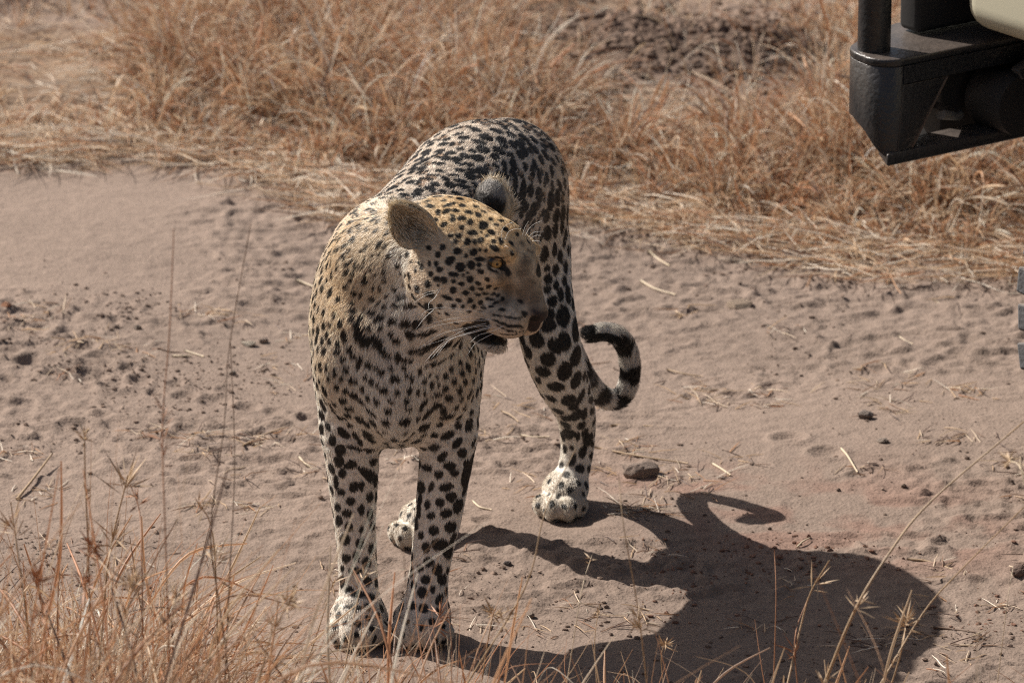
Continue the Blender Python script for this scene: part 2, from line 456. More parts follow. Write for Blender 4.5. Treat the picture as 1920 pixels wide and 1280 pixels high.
# marks as they stand on the coat: (x, y, half width, half height, turn)
def marks(ox, oy, sc, data):
    return [(ox + d[0] / sc, oy + d[1] / sc, d[2] / sc, d[3] / sc, d[4] if len(d) > 4 else 0) for d in data]
FACE = marks(780, 380, 4.267, [(120,30,35,18,20),(180,80,18,28),(250,70,35,20,-25),(270,15,55,18,-20),(375,25,28,18),(425,80,35,18,20),(320,65,30,15),(290,105,20,12),(295,135,25,20),(370,125,35,20),(500,100,30,22,30),(545,75,25,12,20),(435,155,22,30),(540,185,36,38),(600,135,18,15),(610,240,32,22,40),(455,243,42,20,10),(370,200,22,18),(280,265,25,18),(345,265,25,20),(520,240,10,10),(570,265,18,16),(415,312,27,27),(475,315,18,24),(522,303,27,27),(320,310,25,20),(215,360,25,25),(335,388,35,27,20),(465,398,30,28),(560,385,18,14),(515,378,15,14),(630,365,45,22,25),(625,310,22,20),(685,310,20,30),(405,428,18,18),(275,465,42,32,-40),(180,415,25,25),(165,490,20,25),(110,490,15,25),(48,515,18,25),(25,480,14,20),(360,515,38,35),(445,500,30,38,-20),(515,455,44,20),(505,500,22,18),(195,535,30,22,-10),(122,567,22,22),(300,570,42,20),(380,580,13,14),(415,558,12,12),(520,550,28,20),(170,612,28,22),(225,620,32,25),(305,625,20,17),(435,612,28,28),(98,655,30,30),(178,663,14,12),(370,650,22,20),(500,645,25,15,20),(575,615,22,18),(300,698,26,28),(452,687,22,20),(520,690,28,13),(585,670,24,16,-30),(398,720,28,20),(252,760,45,18,20),(345,780,28,16,15),(437,780,24,22),(497,735,26,12,10),(555,727,28,12),(620,732,20,14,-30),(640,685,20,12,-30),(520,800,20,20),(575,770,28,14),(610,775,20,10),(302,828,20,20),(380,830,18,16),(467,830,18,18),(545,840,20,14),(600,830,24,12),(660,740,20,14,-40),(640,800,30,12,-20),(695,770,15,20,30),(430,870,20,12),(510,870,18,10),(185,885,14,10),(250,890,22,12,35),(690,855,28,14),(835,790,28,14,30),(870,890,20,28,-30),
 (650,905,45,9,8),(740,915,40,9,5),(795,925,14,9),(827,925,12,9),(850,915,10,9),(640,945,30,9,15),(690,965,40,12,15),(750,985,40,13,8),(810,990,40,11,5),(850,995,12,8),(655,985,22,7,20),(700,1010,22,9,20),(742,1025,20,10,10),(775,1030,10,8),(800,1033,9,8),(830,1033,9,7),(858,1030,8,7),(690,1050,20,6,15),(735,1055,20,7),(775,1058,12,7),(805,1050,9,7),
 (440,1000,55,62),(520,985,70,55),(560,1045,80,55),(510,1070,70,45,20),(620,1095,90,28,4),(720,1108,60,16,-3),(640,1125,90,14,6),(600,1150,12,6),(660,1160,10,6),(700,1150,12,6),(730,1140,10,6),
 (585,500,14,34,-10),(640,440,70,10,-2),(700,475,18,40,-15),(690,520,45,26,20),(735,560,25,35,-20),(620,545,45,10,20)])
DARKBR = marks(780, 380, 4.267, [(700,600,50,60,-10),(740,700,60,90,0),(700,790,60,50),(850,330,30,22,20),(905,385,26,16,20),(935,400,20,16),(870,430,22,14),(860,560,60,60),(900,660,75,80),(950,770,70,90),(850,740,70,90),(880,480,50,50),(960,850,60,50)])
NECK = marks(560, 360, 4.267, [(660,410,35,20,-45),(705,430,14,25,30),(730,510,22,18),(655,500,12,22,20),(370,515,25,22),(410,470,16,25),(450,380,22,30,20),(430,310,16,40,20),(550,440,12,25),(515,470,12,20),(540,535,12,18),(600,500,10,14),(395,575,22,18,-45),(440,535,15,18),(470,575,20,25),(515,590,12,20),(580,600,14,20),(690,570,12,30),(800,588,18,20),(825,510,8,20),(765,455,8,12),(390,640,22,30,40),(445,640,20,15,30),(320,590,12,40),(545,665,12,25),(535,710,25,25,30),(625,650,12,15),(690,700,20,25),(690,635,22,22),(815,650,18,12,30),(857,665,12,15),(890,755,12,28,-30),(905,560,12,12),(935,632,14,20),(385,750,25,22),(420,705,25,15,-40),(450,795,30,25,-45),(500,810,22,20),(600,760,14,22),(655,760,15,20),(765,765,30,18,20),(840,745,15,10),(820,832,60,15,-5),(710,825,18,18),(590,850,25,25),(640,885,25,12,-20),(435,885,20,18),(440,945,30,28),(430,1010,22,22),(500,1000,28,18),(590,955,32,20,10),(530,920,16,14),(695,910,30,18),(780,895,40,18,5),(880,905,75,20,5),(650,1000,55,22,-25),(755,1025,42,30,-10),(855,1045,50,35,-10),(560,1085,38,22,10),(665,1077,25,20),(740,1133,27,25),(785,1182,35,28),(470,1060,30,35,20),(480,1130,35,60,20),(530,1190,50,50,20),(620,1190,60,45,40),(670,1260,50,30,35),(370,1150,30,50,-15),(340,1045,25,30),(290,985,12,25),(255,1055,15,25),(230,1135,14,30),(250,1200,18,28),(315,1210,22,25),
 (1050,820,40,28),(1045,930,45,45),(1050,1000,35,45),(900,1130,45,35,10),(1000,1130,60,18,-5),(1080,1105,30,18),(1090,1200,110,25,-30),(930,1260,60,25,-10),(330,370,30,14,-50),(360,330,14,40,40),(410,250,25,20,-40),(500,300,14,35,10),(480,200,25,20,-40),(560,220,30,16,-10),(620,190,40,14,-10),(560,300,14,25,20),(630,310,22,14,-20),(650,240,18,22),(380,430,28,14,-40),(300,470,18,20)])
CHEST = marks(560, 600, 4.267, [(410,230,30,30),(440,285,28,22),(495,310,30,30,-30),(560,350,35,28,-20),(480,365,20,30,30),(355,310,25,22),(310,250,30,22),(315,185,20,18),(380,390,25,30),(290,420,18,32),(345,465,20,25),(435,480,40,25,5),(225,380,15,30),(240,460,15,28),(620,375,25,20,40),(665,410,30,28,40),(735,380,25,20),(700,265,45,25,40),(735,295,20,20),(795,295,30,35),(850,310,25,20),(900,320,20,20),(845,370,20,25),(865,435,18,28),(905,460,20,30),(970,400,20,28,20),(1025,360,20,20),(768,470,38,33),(540,455,20,30,20),(585,490,20,32,-20),(630,510,15,25),(680,550,35,32),(510,545,18,30,-15),(375,565,28,22),(440,595,35,28,10),(305,535,25,25),(505,650,40,15,35),(555,610,18,30),(625,643,30,28),(735,640,30,20),(795,575,22,27),(885,558,24,28),(950,573,18,30),(1000,568,15,25),(865,640,25,22),(1005,480,24,22),(1060,508,22,28),(1105,445,18,20),(1120,505,14,22),(1052,432,13,16),(1175,445,24,22),(1217,382,20,22),(1240,485,22,28),(1175,540,28,28),(1290,340,18,25),(1300,415,22,28),(1328,490,18,30),(1285,555,25,28),(1105,590,55,18,-10),(990,670,25,60,35),(1205,620,32,30),(1110,675,42,30,-15),(1030,740,60,25,-45),(1190,765,60,28,-12),(1130,830,28,28),(1005,845,48,42),(1275,840,30,35,10),(1190,920,60,32,-30),(1085,915,32,28),(850,805,48,35),(695,810,38,30),(715,725,35,25),(880,705,32,22,-5),(580,730,45,22,30),(400,700,42,22,5),(510,800,75,28,30),(345,780,40,20,10),(410,838,27,22),(360,900,60,35,40),(455,920,25,35,-30),(550,905,45,40,40),(490,975,20,30,-30),(430,1015,50,20,10),(540,1040,90,14,5),(330,1035,45,45,30),(600,1130,40,30),(420,1155,50,25,10),(540,1220,80,30,35),(850,890,25,20),(690,885,25,10),(1085,1015,50,28,-10),(1000,1030,35,15),(1270,980,50,30,-50),(1150,1090,30,50,40),(1020,1180,50,20,20),(1215,1165,40,40),(1120,1225,32,30),(1250,1220,35,30),(1310,1060,40,40),
 (1080,340,30,25),(1150,315,45,14,-30),(1220,270,40,14,-35),(1100,180,90,16,-28),(1010,245,60,14,-25),(905,240,45,16,-5),(1290,190,16,35,20)])
HINDM = marks(900, 560, 3.765, [(510,20,35,35),(590,120,45,75),(655,30,18,50),(475,185,60,45),(675,210,35,85),(400,285,48,62,-20),(335,370,30,50,-20),(598,300,45,70,-10),(530,330,45,60,-40),(480,425,50,52,20),(680,400,45,75,15),(440,510,55,40,20),(598,510,52,70),(410,570,25,30),(680,570,40,65,10),(535,620,60,38,10),(500,700,45,25,25),(625,715,50,50),(710,690,25,60,20),(545,790,45,25,20),(535,840,30,20,40),(615,840,45,28),(680,820,35,50,20),(735,810,22,50),(785,710,35,30),(790,790,25,30),(625,950,48,42),(690,970,15,40),(740,945,25,38,10),(600,1055,18,35),(645,1045,15,20),(725,1075,28,50,10),(785,1100,20,30),(795,1020,18,25),(655,1135,22,45,20),(575,1170,22,25),(705,1195,32,32),(770,1195,16,30),(610,1240,25,25)]) \
 + marks(780, 380, 4.267, [(880,30,30,25),(965,30,50,30),(1030,110,35,38),(1110,110,30,40),(1165,90,28,55),(900,120,45,50),(1045,240,45,60,-15),(1110,215,35,55),(1195,235,25,50),(1180,310,20,45),(1020,410,45,65),(1105,370,30,50),(1150,420,28,55),(1215,370,20,45),(985,545,25,50),(1045,520,30,30),(1115,530,28,45),(1055,605,35,40),(1185,620,25,45),(1118,655,25,38),(1050,690,30,35),(1195,510,28,50),(1155,735,27,55),(1090,785,38,45),(1215,730,28,70),(1170,900,48,80),(1070,890,40,45)])
LEGM = marks(560, 640, 2.133, [(285,535,30,22,35),(220,580,18,22),(170,600,16,14),(285,620,16,20),(208,638,18,17),(250,670,14,22),(195,685,22,15),(285,690,14,22),(155,660,14,18),(160,715,16,22),(200,740,16,22),(250,750,10,16),(185,790,22,22),(245,805,18,22),(290,825,13,22),(230,858,14,20),(272,880,18,20),(225,915,26,16),(190,865,18,18),(275,955,18,18),(310,960,10,20),(250,575,12,20),(205,490,25,16,-30),(300,480,18,12),(130,640,10,20),(150,820,8,20),(175,905,8,14),(150,560,12,30),(487,580,22,25),(530,580,10,22,20),(560,530,16,18),(510,500,25,12),(605,495,25,16),(590,580,28,16,-15),(610,620,22,20),(565,640,18,18),(640,655,22,30,20),(515,650,12,18),(590,685,24,18),(530,695,16,16),(480,675,12,30),(540,755,20,20),(610,740,25,22),(490,772,14,16),(565,810,32,25),(510,820,18,20),(600,840,22,28),(520,880,20,20),(485,905,14,14),(555,910,20,22),(508,950,18,18),(460,970,14,18),(575,950,22,22),(430,980,10,18),(440,905,10,14),(495,1000,20,22),(535,990,12,16),(500,1065,18,18),(455,1055,14,16),(670,540,22,45),(690,500,14,50),(240,1010,30,14),(290,1020,18,14),(200,990,20,12),(220,1060,40,10,5)])
HUMP = marks(720, 200, 4.924, [(1300,560,26,45),(1370,600,28,60),(1430,640,30,70),(1190,540,35,70),(1110,560,25,70),(1060,640,45,50),(1500,660,28,50),(1545,600,25,60),(1400,400,40,40),(1350,380,30,60),(1450,490,35,50),(1290,410,40,60,-20),(1240,340,40,35),(1170,260,50,35,20),(1290,290,60,35,20),(1040,230,60,30,20),(1180,180,60,20,20),(1080,310,50,40),(940,290,60,40,20),(1060,410,60,35,20),(910,400,60,45,10),(1020,470,40,45,30),(860,480,60,45),(780,540,50,25,10),(900,600,60,45),(690,530,50,20,10),(700,590,50,25),(640,640,50,18),(700,690,60,25),(720,740,70,22),(1210,700,30,80,10),(1280,790,40,110,15),(1350,780,40,60,20),(1430,820,50,70),(1540,870,50,80),(1380,950,50,60),(1300,920,40,50),(1200,930,40,60),(1260,980,40,50),(1490,1010,45,60),(1590,1000,40,60),(1650,980,40,70),(1600,840,35,70),(1550,740,28,50),(1640,1100,30,60)])

SP = []       # spot centre, inverse axes rows (2x3), normal, reach, kind
def add_mark(m, kind):
    px, py, rx, ry, ang = m
    c, _ = cast(px, py)
    if c is None: return
    # local normal from nearby skin, so that a mark lies flat on the coat
    n = np.array(bvh.find_nearest(Vector(c))[1]); n = nrm(n)
    view = nrm(c - CAMPOS)
    if n @ view > 0: n = -n
    n = nrm(n * .75 - view * .25)
    a = math.radians(ang); out = []
    for ex, ey in ((rx * math.cos(a), rx * math.sin(a)), (-ry * math.sin(a), ry * math.cos(a))):
        r = FWD + RT * (px + ex - 960) / FPX + UP * (640 - py - ey) / FPX
        t = ((c - CAMPOS) @ n) / (r @ n); out.append(CAMPOS + r * t - c)
    A = np.stack(out, 1)                              # 3x2
    u, s, vt = np.linalg.svd(A, full_matrices=False)
    s = np.clip(s * 1.12, .0010, max(rx, ry) / 1240 * 2.2)
    inv = vt.T @ np.diag(1 / s) @ u.T                 # 2x3
    SP.append((c, inv, n, s.max(), kind, s.min()))
HUMP = [(x, y, a * 1.05, b * 1.05, g) for x, y, a, b, g in HUMP]
for m in FACE + NECK + CHEST + HINDM + LEGM + HUMP: add_mark(m, 0)
for m in DARKBR: add_mark(m, 1)
nh = len(SP)
HC = np.array([s[0] for s in SP])

# the rest of the coat: random spots and rosettes, spaced by zone
rs = np.random.default_rng(11)
tailmask = ZW[:, ZI['tail']]
cand = rs.permutation(len(BV))[:26000]
cell = .04; grid = {}
def near(c, r):
    k = np.floor(c / cell).astype(int)
    for i in (-1, 0, 1):
        for j in (-1, 0, 1):
            for l in (-1, 0, 1):
                for (q, s) in grid.get((k[0] + i, k[1] + j, k[2] + l), ()):
                    if ((q - c) ** 2).sum() < max(r, s) ** 2 * (1 if s == r else .9): return True
    return False
for s in SP:
    k = tuple(np.floor(s[0] / cell).astype(int)); grid.setdefault(k, []).append((s[0], max(.0105, s[5] * 1.9)))
for i in cand:
    b = BODY[i]; c = BV[i]
    if b[6] < .0028: continue
    sp = b[5] * rs.uniform(.86, 1.1)
    if near(c, sp): continue
    k = tuple(np.floor(c / cell).astype(int)); grid.setdefault(k, []).append((c, sp))
    n = BN[i]; t = FD[i] - (FD[i] @ n) * n; t = nrm(t + .5 * rs.normal(size=3)); t = nrm(t - (t @ n) * n); u = np.cross(n, t)
    r = b[6] * rs.uniform(.8, 1.25); el = rs.uniform(1.0, 1.55)
    if rs.random() < b[7]:
        for q in range(rs.integers(3, 6)):          # broken ring of blots round a brown centre
            an = q * 2 * math.pi / 4.6 + rs.uniform(-.3, .3)
            cc = c + (t * math.cos(an) * 1.1 + u * math.sin(an)) * r * .95
            rr = r * rs.uniform(.42, .62)
            SP.append((cc, np.stack([t / (rr * 1.2), u / rr]), n, rr * 1.2, 0, rr))
        SP.append((c, np.stack([t / r, u / r]), n, r, 2, r))
    else:
        SP.append((c, np.stack([t / (r * el), u / r]), n, r * el, 0, r))
print('spots', nh, len(SP))

def masks(p, nn=None):
    """black and brown coverage of coat points."""
    o = .0
    w = np.stack([fbm(p, .0055, 2, 3.1), fbm(p, .0055, 2, 17.7), fbm(p, .0055, 2, 31.9)], 1) - .5
    q = p + w * .0024
    cs = .03; ky = np.floor((p - p.min(0)) / cs).astype(np.int64); D = ky.max(0) + 3
    key = (ky[:, 0] * D[1] + ky[:, 1]) * D[2] + ky[:, 2]; order = np.argsort(key, kind='stable'); sk = key[order]
    M = np.zeros((len(p), 3)); lo = p.min(0)
    for c, inv, n, r, kind, rm in SP:
        k = np.floor((c - lo) / cs).astype(int); R = int(np.ceil(r * 1.4 / cs)); ids = []
        for i in range(-R, R + 1):
            for j in range(-R, R + 1):
                a = ((k[0] + i) * D[1] + (k[1] + j)) * D[2] + k[2]
                s, e = np.searchsorted(sk, [a - R, a + R + 1]); ids.append(order[s:e])
        ids = np.concatenate(ids)
        if len(ids) == 0: continue
        v = q[ids] - c; d = np.linalg.norm(v @ inv.T, axis=1); off = np.abs(v @ n)
        soft = min(.4, .0007 / rm)
        m = (1 - sstep(1 - soft, 1 + soft, d)) if kind != 1 else (1 - sstep(.3, 1.3, d)) * .8
        m = m * (off < max(r * 1.3, .008))
        M[ids, kind] = np.maximum(M[ids, kind], m)
    return M

TL = np.cumsum(np.concatenate([[0], np.linalg.norm(np.diff(TAILP, axis=0), axis=1)])); TL /= TL[-1]
def tail_u(p):
    mid = (TAILP[1:] + TAILP[:-1]) / 2; seg = TAILP[1:] - TAILP[:-1]
    j = np.argmin(((p[:, None] - mid[None]) ** 2).sum(2), 1)
    t = np.clip(((p - TAILP[j]) * seg[j]).sum(1) / (seg[j] ** 2).sum(1), 0, 1)
    return TL[j] + t * (TL[j + 1] - TL[j])

def coat(p, n, zw, earin, tip):
    """colour of the coat at skin points p with normals n and zone weights zw"""
    base = (zw @ ZT)[:, :3].copy()
    v = fbm(p, .05, 3, 5.0); base *= (.82 + .36 * v)[:, None]
    v2 = fbm(p, .018, 2, 9.0)[:, None]
    pale = np.array([.84, .79, .71])
    under = sstep(.25, -.65, n[:, 2]) * (zw[:, ZI['side']] + zw[:, ZI['chest']] + zw[:, ZI['thigh']] + zw[:, ZI['leg']])
    wmix = np.clip(under * .7 + (v2[:, 0] - .5) * .5, 0, 1)[:, None]
    base = base * (1 - wmix) + pale * wmix
    # pale patches of the neck and throat
    for (x, y, r, k) in ((752, 485, .032, .8), (740, 530, .035, .4), (850, 590, .03, .6), (770, 600, .035, .6), (742, 750, .07, .35)):
        c, _ = cast(x, y)
        if c is None: continue
        m = (sstep(r * 1.25, r * .4, np.linalg.norm(p - c, axis=1)) * k)[:, None]
        base = base * (1 - m) + np.array([.88, .84, .77]) * m
    M = masks(p)
    mo = (zw[:, ZI['bridge']] + zw[:, ZI['muzzle']] + .6 * zw[:, ZI['face']]) * (fbm(p, .006, 3, 222) - .5) * .9; base = base * (1 + mo)[:, None]
    br = (M[:, 1:2]); base = base * (1 - br) + np.array([.150, .105, .070]) * br
    ro = (M[:, 2:3] * .75); base = base * (1 - ro) + np.array([.27, .155, .08]) * ro
    hl = (p - HEAD_O) @ HEAD_M
    nose = sstep(.2215, .2265, hl[:, 0]) * sstep(-.008, -.014, hl[:, 2]) * sstep(-.052, -.046, hl[:, 2]) * sstep(.021, .017, np.abs(hl[:, 1])) * (np.abs(hl[:, 2]) < .06)
    lip = sstep(.190, .200, hl[:, 0]) * sstep(-.046, -.052, hl[:, 2]) * sstep(-.080, -.076, hl[:, 2]) * .5 * (hl[:, 0] < .25)
    for mm, cc in ((lip, (.66, .57, .47)), (nose, (.030, .019, .017)), (sstep(.214, .219, hl[:, 0]) * sstep(.0055, .0035, np.abs(np.abs(hl[:, 1]) - .0145)) * sstep(.006, .004, np.abs(hl[:, 2] + .024)), (.006, .004, .004))):
        base = base * (1 - mm[:, None]) + np.array(cc) * mm[:, None]
    tw = zw[:, ZI['tail']]; u = tail_u(p)
    upn = n[:, 2]
    bands = sstep(-.25, .1, np.sin(u * 78 + 3.0 * (fbm(p, .02, 2, 40) - .5)) + .12 + .9 * (fbm(p, .008, 2, 60) - .5))
    bands = np.where((u > .90) & (upn > .30) & (u < .99), 0.0, np.where(u > .93, 1, bands)) * sstep(.52, .60, u) * sstep(.4, .7, tw)
    M0 = np.maximum(M[:, 0] * np.where(tw > .5, 1 - sstep(.55, .6, u), 1), bands)
    bk = M0[:, None] * .97
    base = base * (1 - bk) + np.array([.0070, .0058, .0052]) * bk
    return base

def ear_paint(col, p, n, earq):
    for e, sgn in zip(EARS, (0, 1)):
        q = (p - e['c']) @ e['M']; rho = np.hypot(q[:, 0] / e['w'], q[:, 1] / e['r'])
        near_e = (np.abs(q[:, 2]) < .03) & (rho < 1.12) & earq
        outer = near_e & (n @ e['M'][:, 2] <= .10)
        y = q[:, 1] / e['r'] + .25 * (fbm(p, .012, 2, 80) - .5)
        t = sstep(.35, .10, y)[:, None]
        c = np.array([.24, .22, .20]) * (1 - t) + np.array([.016, .014, .013]) * t
        rim = sstep(.84, .94, rho)[:, None]; c = c * (1 - rim) + np.array([.55, .45, .32]) * rim
        col[outer] = c[outer]
        inner = near_e & ~outer
        dk = sstep(.75, .1, np.hypot(q[:, 0] / e['w'] + .1, q[:, 1] / e['r'] + .25))[:, None] * .7
        rimi = sstep(.84, .96, rho)[:, None]
        ci = np.array([.42, .33, .215]) * (1 - dk) + np.array([.050, .038, .028]) * dk
        ci = ci * (1 - rimi) + np.array([.66, .54, .38]) * rimi
        col[inner] = ci[inner]
    return col
earmask_v = EARS[0]['mask'] | EARS[1]['mask']
VC = ear_paint(coat(BV, BN, ZW, None, None), BV, BN, earmask_v)

# ---- skin mesh
m_skin, t, b = new_mat('leopard_skin')
a = t.nodes.new('ShaderNodeAttribute'); a.attribute_name = 'tint'
t.links.new(a.outputs['Color'], b.inputs['Base Color'])
b.inputs['Roughness'].default_value = .6
b.inputs['Specular IOR Level'].default_value = .35
nz = t.nodes.new('ShaderNodeTexNoise'); nz.inputs['Scale'].default_value = 900
bp = t.nodes.new('ShaderNodeBump'); bp.inputs['Strength'].default_value = .35; bp.inputs['Distance'].default_value = .001
t.links.new(nz.outputs['Fac'], bp.inputs['Height']); t.links.new(bp.outputs[0], b.inputs['Normal'])
leopard = empty('leopard', (float(P(745, 700, .2)[0]), .25, 0))
tag(leopard, 'spotted leopard standing on the dirt track with its head turned to the right', 'leopard')
LO = np.array(leopard.location)
body = mesh_obj('body', BV - LO, BF, m_skin, leopard)
ca = body.data.attributes.new('tint', 'FLOAT_COLOR', 'POINT')
ca.data.foreach_set('color', np.concatenate([VC, np.ones((len(VC), 1))], 1).astype(np.float32).ravel())

# ---- fur
NH = 430000
q4 = BV[BF]; area = .5 * np.linalg.norm(np.cross(q4[:, 2] - q4[:, 0], q4[:, 3] - q4[:, 1]), axis=1)
fz = BODY[BF].mean(1); fn = BN[BF].mean(1); fc = q4.mean(1)
toc = nrm(CAMPOS - fc.mean(0))
vis = np.where(fn @ toc > -.35, 1.0, .25)
headw = ZW[:, [ZI[z] for z in ('face', 'crown', 'muzzle', 'bridge', 'chin', 'ear_in', 'ear_out')]].sum(1)[BF].mean(1)
dens = vis * (1 + .9 * headw) * (fz[:, 3] > .002)
# no hair inside the eye openings or on the nose pad
EYES = [(H(.1505, .0375 * s, .0295), s) for s in (-1, 1)]
for c, s in EYES:
    dens[np.linalg.norm(fc - (c + HEAD_M @ np.array([.010, .011 * s, 0])), axis=1) < .0095] = 0
pr_ = area * dens; pr_ /= pr_.sum()
fi = rs.choice(len(BF), NH, p=pr_)
uv = rs.random((NH, 2)); wts = np.stack([(1 - uv[:, 0]) * (1 - uv[:, 1]), uv[:, 0] * (1 - uv[:, 1]), uv[:, 0] * uv[:, 1], (1 - uv[:, 0]) * uv[:, 1]], 1)
vi = BF[fi]
ip = lambda arr: (arr[vi] * wts[..., None]).sum(1)
rp, rn, rd, rz = ip(BV), ip(BN), ip(FD), ip(ZW)
rn /= np.linalg.norm(rn, axis=1, keepdims=True)
rb = rz @ ZT
inear = (earmask_v[vi].mean(1) > .5)
wv = np.stack([fbm(rp, .012, 2, 101), fbm(rp, .012, 2, 131), fbm(rp, .012, 2, 151)], 1) - .5
wv += .5 * (np.stack([vnoise(rp, .004, 171), vnoise(rp, .004, 191), vnoise(rp, .004, 211)], 1) - .5)
d = rd + wv * 1.1 + rs.normal(size=(NH, 3)) * .10
d -= (d * rn).sum(1, keepdims=True) * rn; d /= np.linalg.norm(d, axis=1, keepdims=True) + 1e-9
lay = rb[:, 4] - .06 * rs.random(NH)
ei = rz[:, ZI['ear_in']] > .5
ln = rb[:, 3] * rs.uniform(.65, 1.15, NH)
ln[inear & ~ei] = .0062
mid = rp + d * (ln * .45)[:, None]
col = ear_paint(coat(np.where(inear[:, None], rp, mid), rn, rz, None, None), rp, rn, inear)
jit = rs.normal(size=(NH, 1)) * .17 + 1.02; col = np.clip(col * jit, .003, .92)
pk = ei & (rs.random(NH) < .30); col[pk] = np.array([.78, .71, .58]) * rs.uniform(.7, 1.1, (pk.sum(), 1))
grey = rs.random(NH) < .05; col[grey] = col[grey] * .6 + .12 * (col[grey].mean(1, keepdims=True) > .1)
up_out = rn * (1 - lay)[:, None] + d * lay[:, None]
up_out /= np.linalg.norm(up_out, axis=1, keepdims=True)
flat = d * .96 + rn * .10
K = 4; ts = np.linspace(0, 1, K); pts = np.zeros((NH, K, 3)); pts[:, 0] = rp - rn * .0006
for k in range(1, K):
    t_ = ts[k]; dr = up_out * (1 - t_) + flat * t_
    pts[:, k] = pts[:, k - 1] + dr * (ln / (K - 1))[:, None]
rad = np.array([1, .9, .65, .15])[None] * np.where(headw[fi] > .5, .00022, .00030)[:, None]
rad[pk] *= 1.5
m_fur = strand_mat('leopard_hair', rough=.38, spec=.42)
fur = attr_curves('fur', pts - LO, rad, m_fur, leopard, np.concatenate([col, np.ones((NH, 1))], 1))
tag(fur, kind='stuff')

# ---- eyes
m_eye, t, b = new_mat('leopard_eye')
tc = t.nodes.new('ShaderNodeTexCoord')
ln_ = t.nodes.new('ShaderNodeVectorMath'); ln_.operation = 'MULTIPLY'; ln_.inputs[1].default_value = (0, 1, 1)
le = t.nodes.new('ShaderNodeVectorMath'); le.operation = 'LENGTH'
t.links.new(tc.outputs['Object'], ln_.inputs[0]); t.links.new(ln_.outputs[0], le.inputs[0])
cr = t.nodes.new('ShaderNodeValToRGB'); e = cr.color_ramp.elements
e[0].position = 0; e[0].color = (.004, .004, .004, 1); e[1].position = 1; e[1].color = (.02, .014, .01, 1)
for pos, c in ((.13, (.004, .004, .004, 1)), (.17, (.42, .27, .095, 1)), (.42, (.34, .20, .07, 1)), (.54, (.06, .04, .02, 1)), (.68, (.01, .008, .006, 1))):
    x = cr.color_ramp.elements.new(pos); x.color = c
mp = t.nodes.new('ShaderNodeMath'); mp.operation = 'DIVIDE'; mp.inputs[1].default_value = .0150
t.links.new(le.outputs['Value'], mp.inputs[0]); t.links.new(mp.outputs[0], cr.inputs[0]); t.links.new(cr.outputs[0], b.inputs['Base Color'])
b.inputs['Roughness'].default_value = .08
def uvsphere(r, nu=32, nv=18):
    V = [(r, 0, 0)]; F = []
    for i in range(1, nv):
        a = math.pi * i / nv
        for j in range(nu):
            b_ = 2 * math.pi * j / nu; V.append((r * math.cos(a), r * math.sin(a) * math.cos(b_), r * math.sin(a) * math.sin(b_)))
    V.append((-r, 0, 0)); L = len(V) - 1
    for j in range(nu): F.append((0, 1 + j, 1 + (j + 1) % nu)); F.append((L, L - nu + (j + 1) % nu, L - nu + j))
    for i in range(nv - 2):
        for j in range(nu): F.append((1 + i * nu + j, 1 + (i + 1) * nu + j, 1 + (i + 1) * nu + (j + 1) % nu, 1 + i * nu + (j + 1) % nu))
    return V, F
for c, s in EYES:
    g = HEAD_M @ nrm([.72, .66 * s, .05]); Vv, Ff = uvsphere(.0134)
    eo = mesh_obj('eye', Vv, Ff, m_eye, leopard, loc=(c - LO).tolist())
    eo.rotation_euler = Vector(g).to_track_quat('X', 'Z').to_euler()

# ---- whiskers and brow hairs, each a tapering strand of its own
m_wh, t, b = new_mat('whisker_white'); b.inputs['Base Color'].default_value = (.8, .78, .74, 1); b.inputs['Roughness'].default_value = .35
def strand_mesh(name, pts, r0, r1, mat, parent, n=5, sides=4):
    pts = np.asarray(pts, float)
    # smooth the control line
    q = np.vstack([2 * pts[0] - pts[1], pts, 2 * pts[-1] - pts[-2]]); out = []
    for i in range(1, len(q) - 2):
        for t in np.arange(n) / n:
            a, b, c, d = q[i - 1:i + 3]
            out.append(.5 * (2 * b + (c - a) * t + (2 * a - 5 * b + 4 * c - d) * t * t + (3 * b - a - 3 * c + d) * t ** 3))
    out.append(q[-2]); out = np.array(out); V = []; F = []
    for i, p in enumerate(out):
        T = nrm(out[min(i + 1, len(out) - 1)] - out[max(i - 1, 0)]); A = nrm(np.cross(T, [.3, .8, .52])); B = np.cross(T, A)
        r = r0 + (r1 - r0) * i / (len(out) - 1)
        for k in range(sides): V.append(p + (A * math.cos(2 * math.pi * k / sides) + B * math.sin(2 * math.pi * k / sides)) * r)
        if i: F += [((i - 1) * sides + k, (i - 1) * sides + (k + 1) % sides, i * sides + (k + 1) % sides, i * sides + k) for k in range(sides)]
    F.append(tuple(range(sides))); F.append(tuple(range(len(V) - sides, len(V)))[::-1])
    return mesh_obj(name, V, F, mat, parent)
WH = [[(600,935),(450,915),(270,930),(130,965)],[(595,940),(400,945),(200,975),(70,1010)],[(560,965),(400,1000),(200,1050),(20,1165)],[(600,980),(420,1005),(250,1085),(60,1145)],[(610,985),(450,1030),(250,1110),(120,1250)],[(640,990),(480,1030),(280,1090),(165,1225)],[(590,1000),(420,1050),(230,1110),(70,1275)],[(545,880),(400,855),(230,838),(110,850)],[(620,1045),(540,1085),(470,1130),(410,1220)],[(700,985),(600,1030),(500,1060),(430,1120)],
 [(200,680),(150,760),(105,800),(100,850)],[(180,700),(100,715),(0,750)],[(160,720),(80,740),(-20,800)],[(160,845),(90,860),(40,905)],[(150,850),(70,920),(0,1010)]]
BR_ = [[(685,300),(690,220),(720,180),(780,155)],[(715,290),(740,235),(790,210),(840,210)],[(850,270),(870,200),(900,150)],[(870,270),(920,190),(1010,140)],[(890,290),(940,240),(1020,230)],[(895,305),(950,265),(1000,262)],[(915,310),(960,303),(1000,312)],[(880,250),(920,200),(1000,195)],[(700,355),(730,350),(780,405)]]
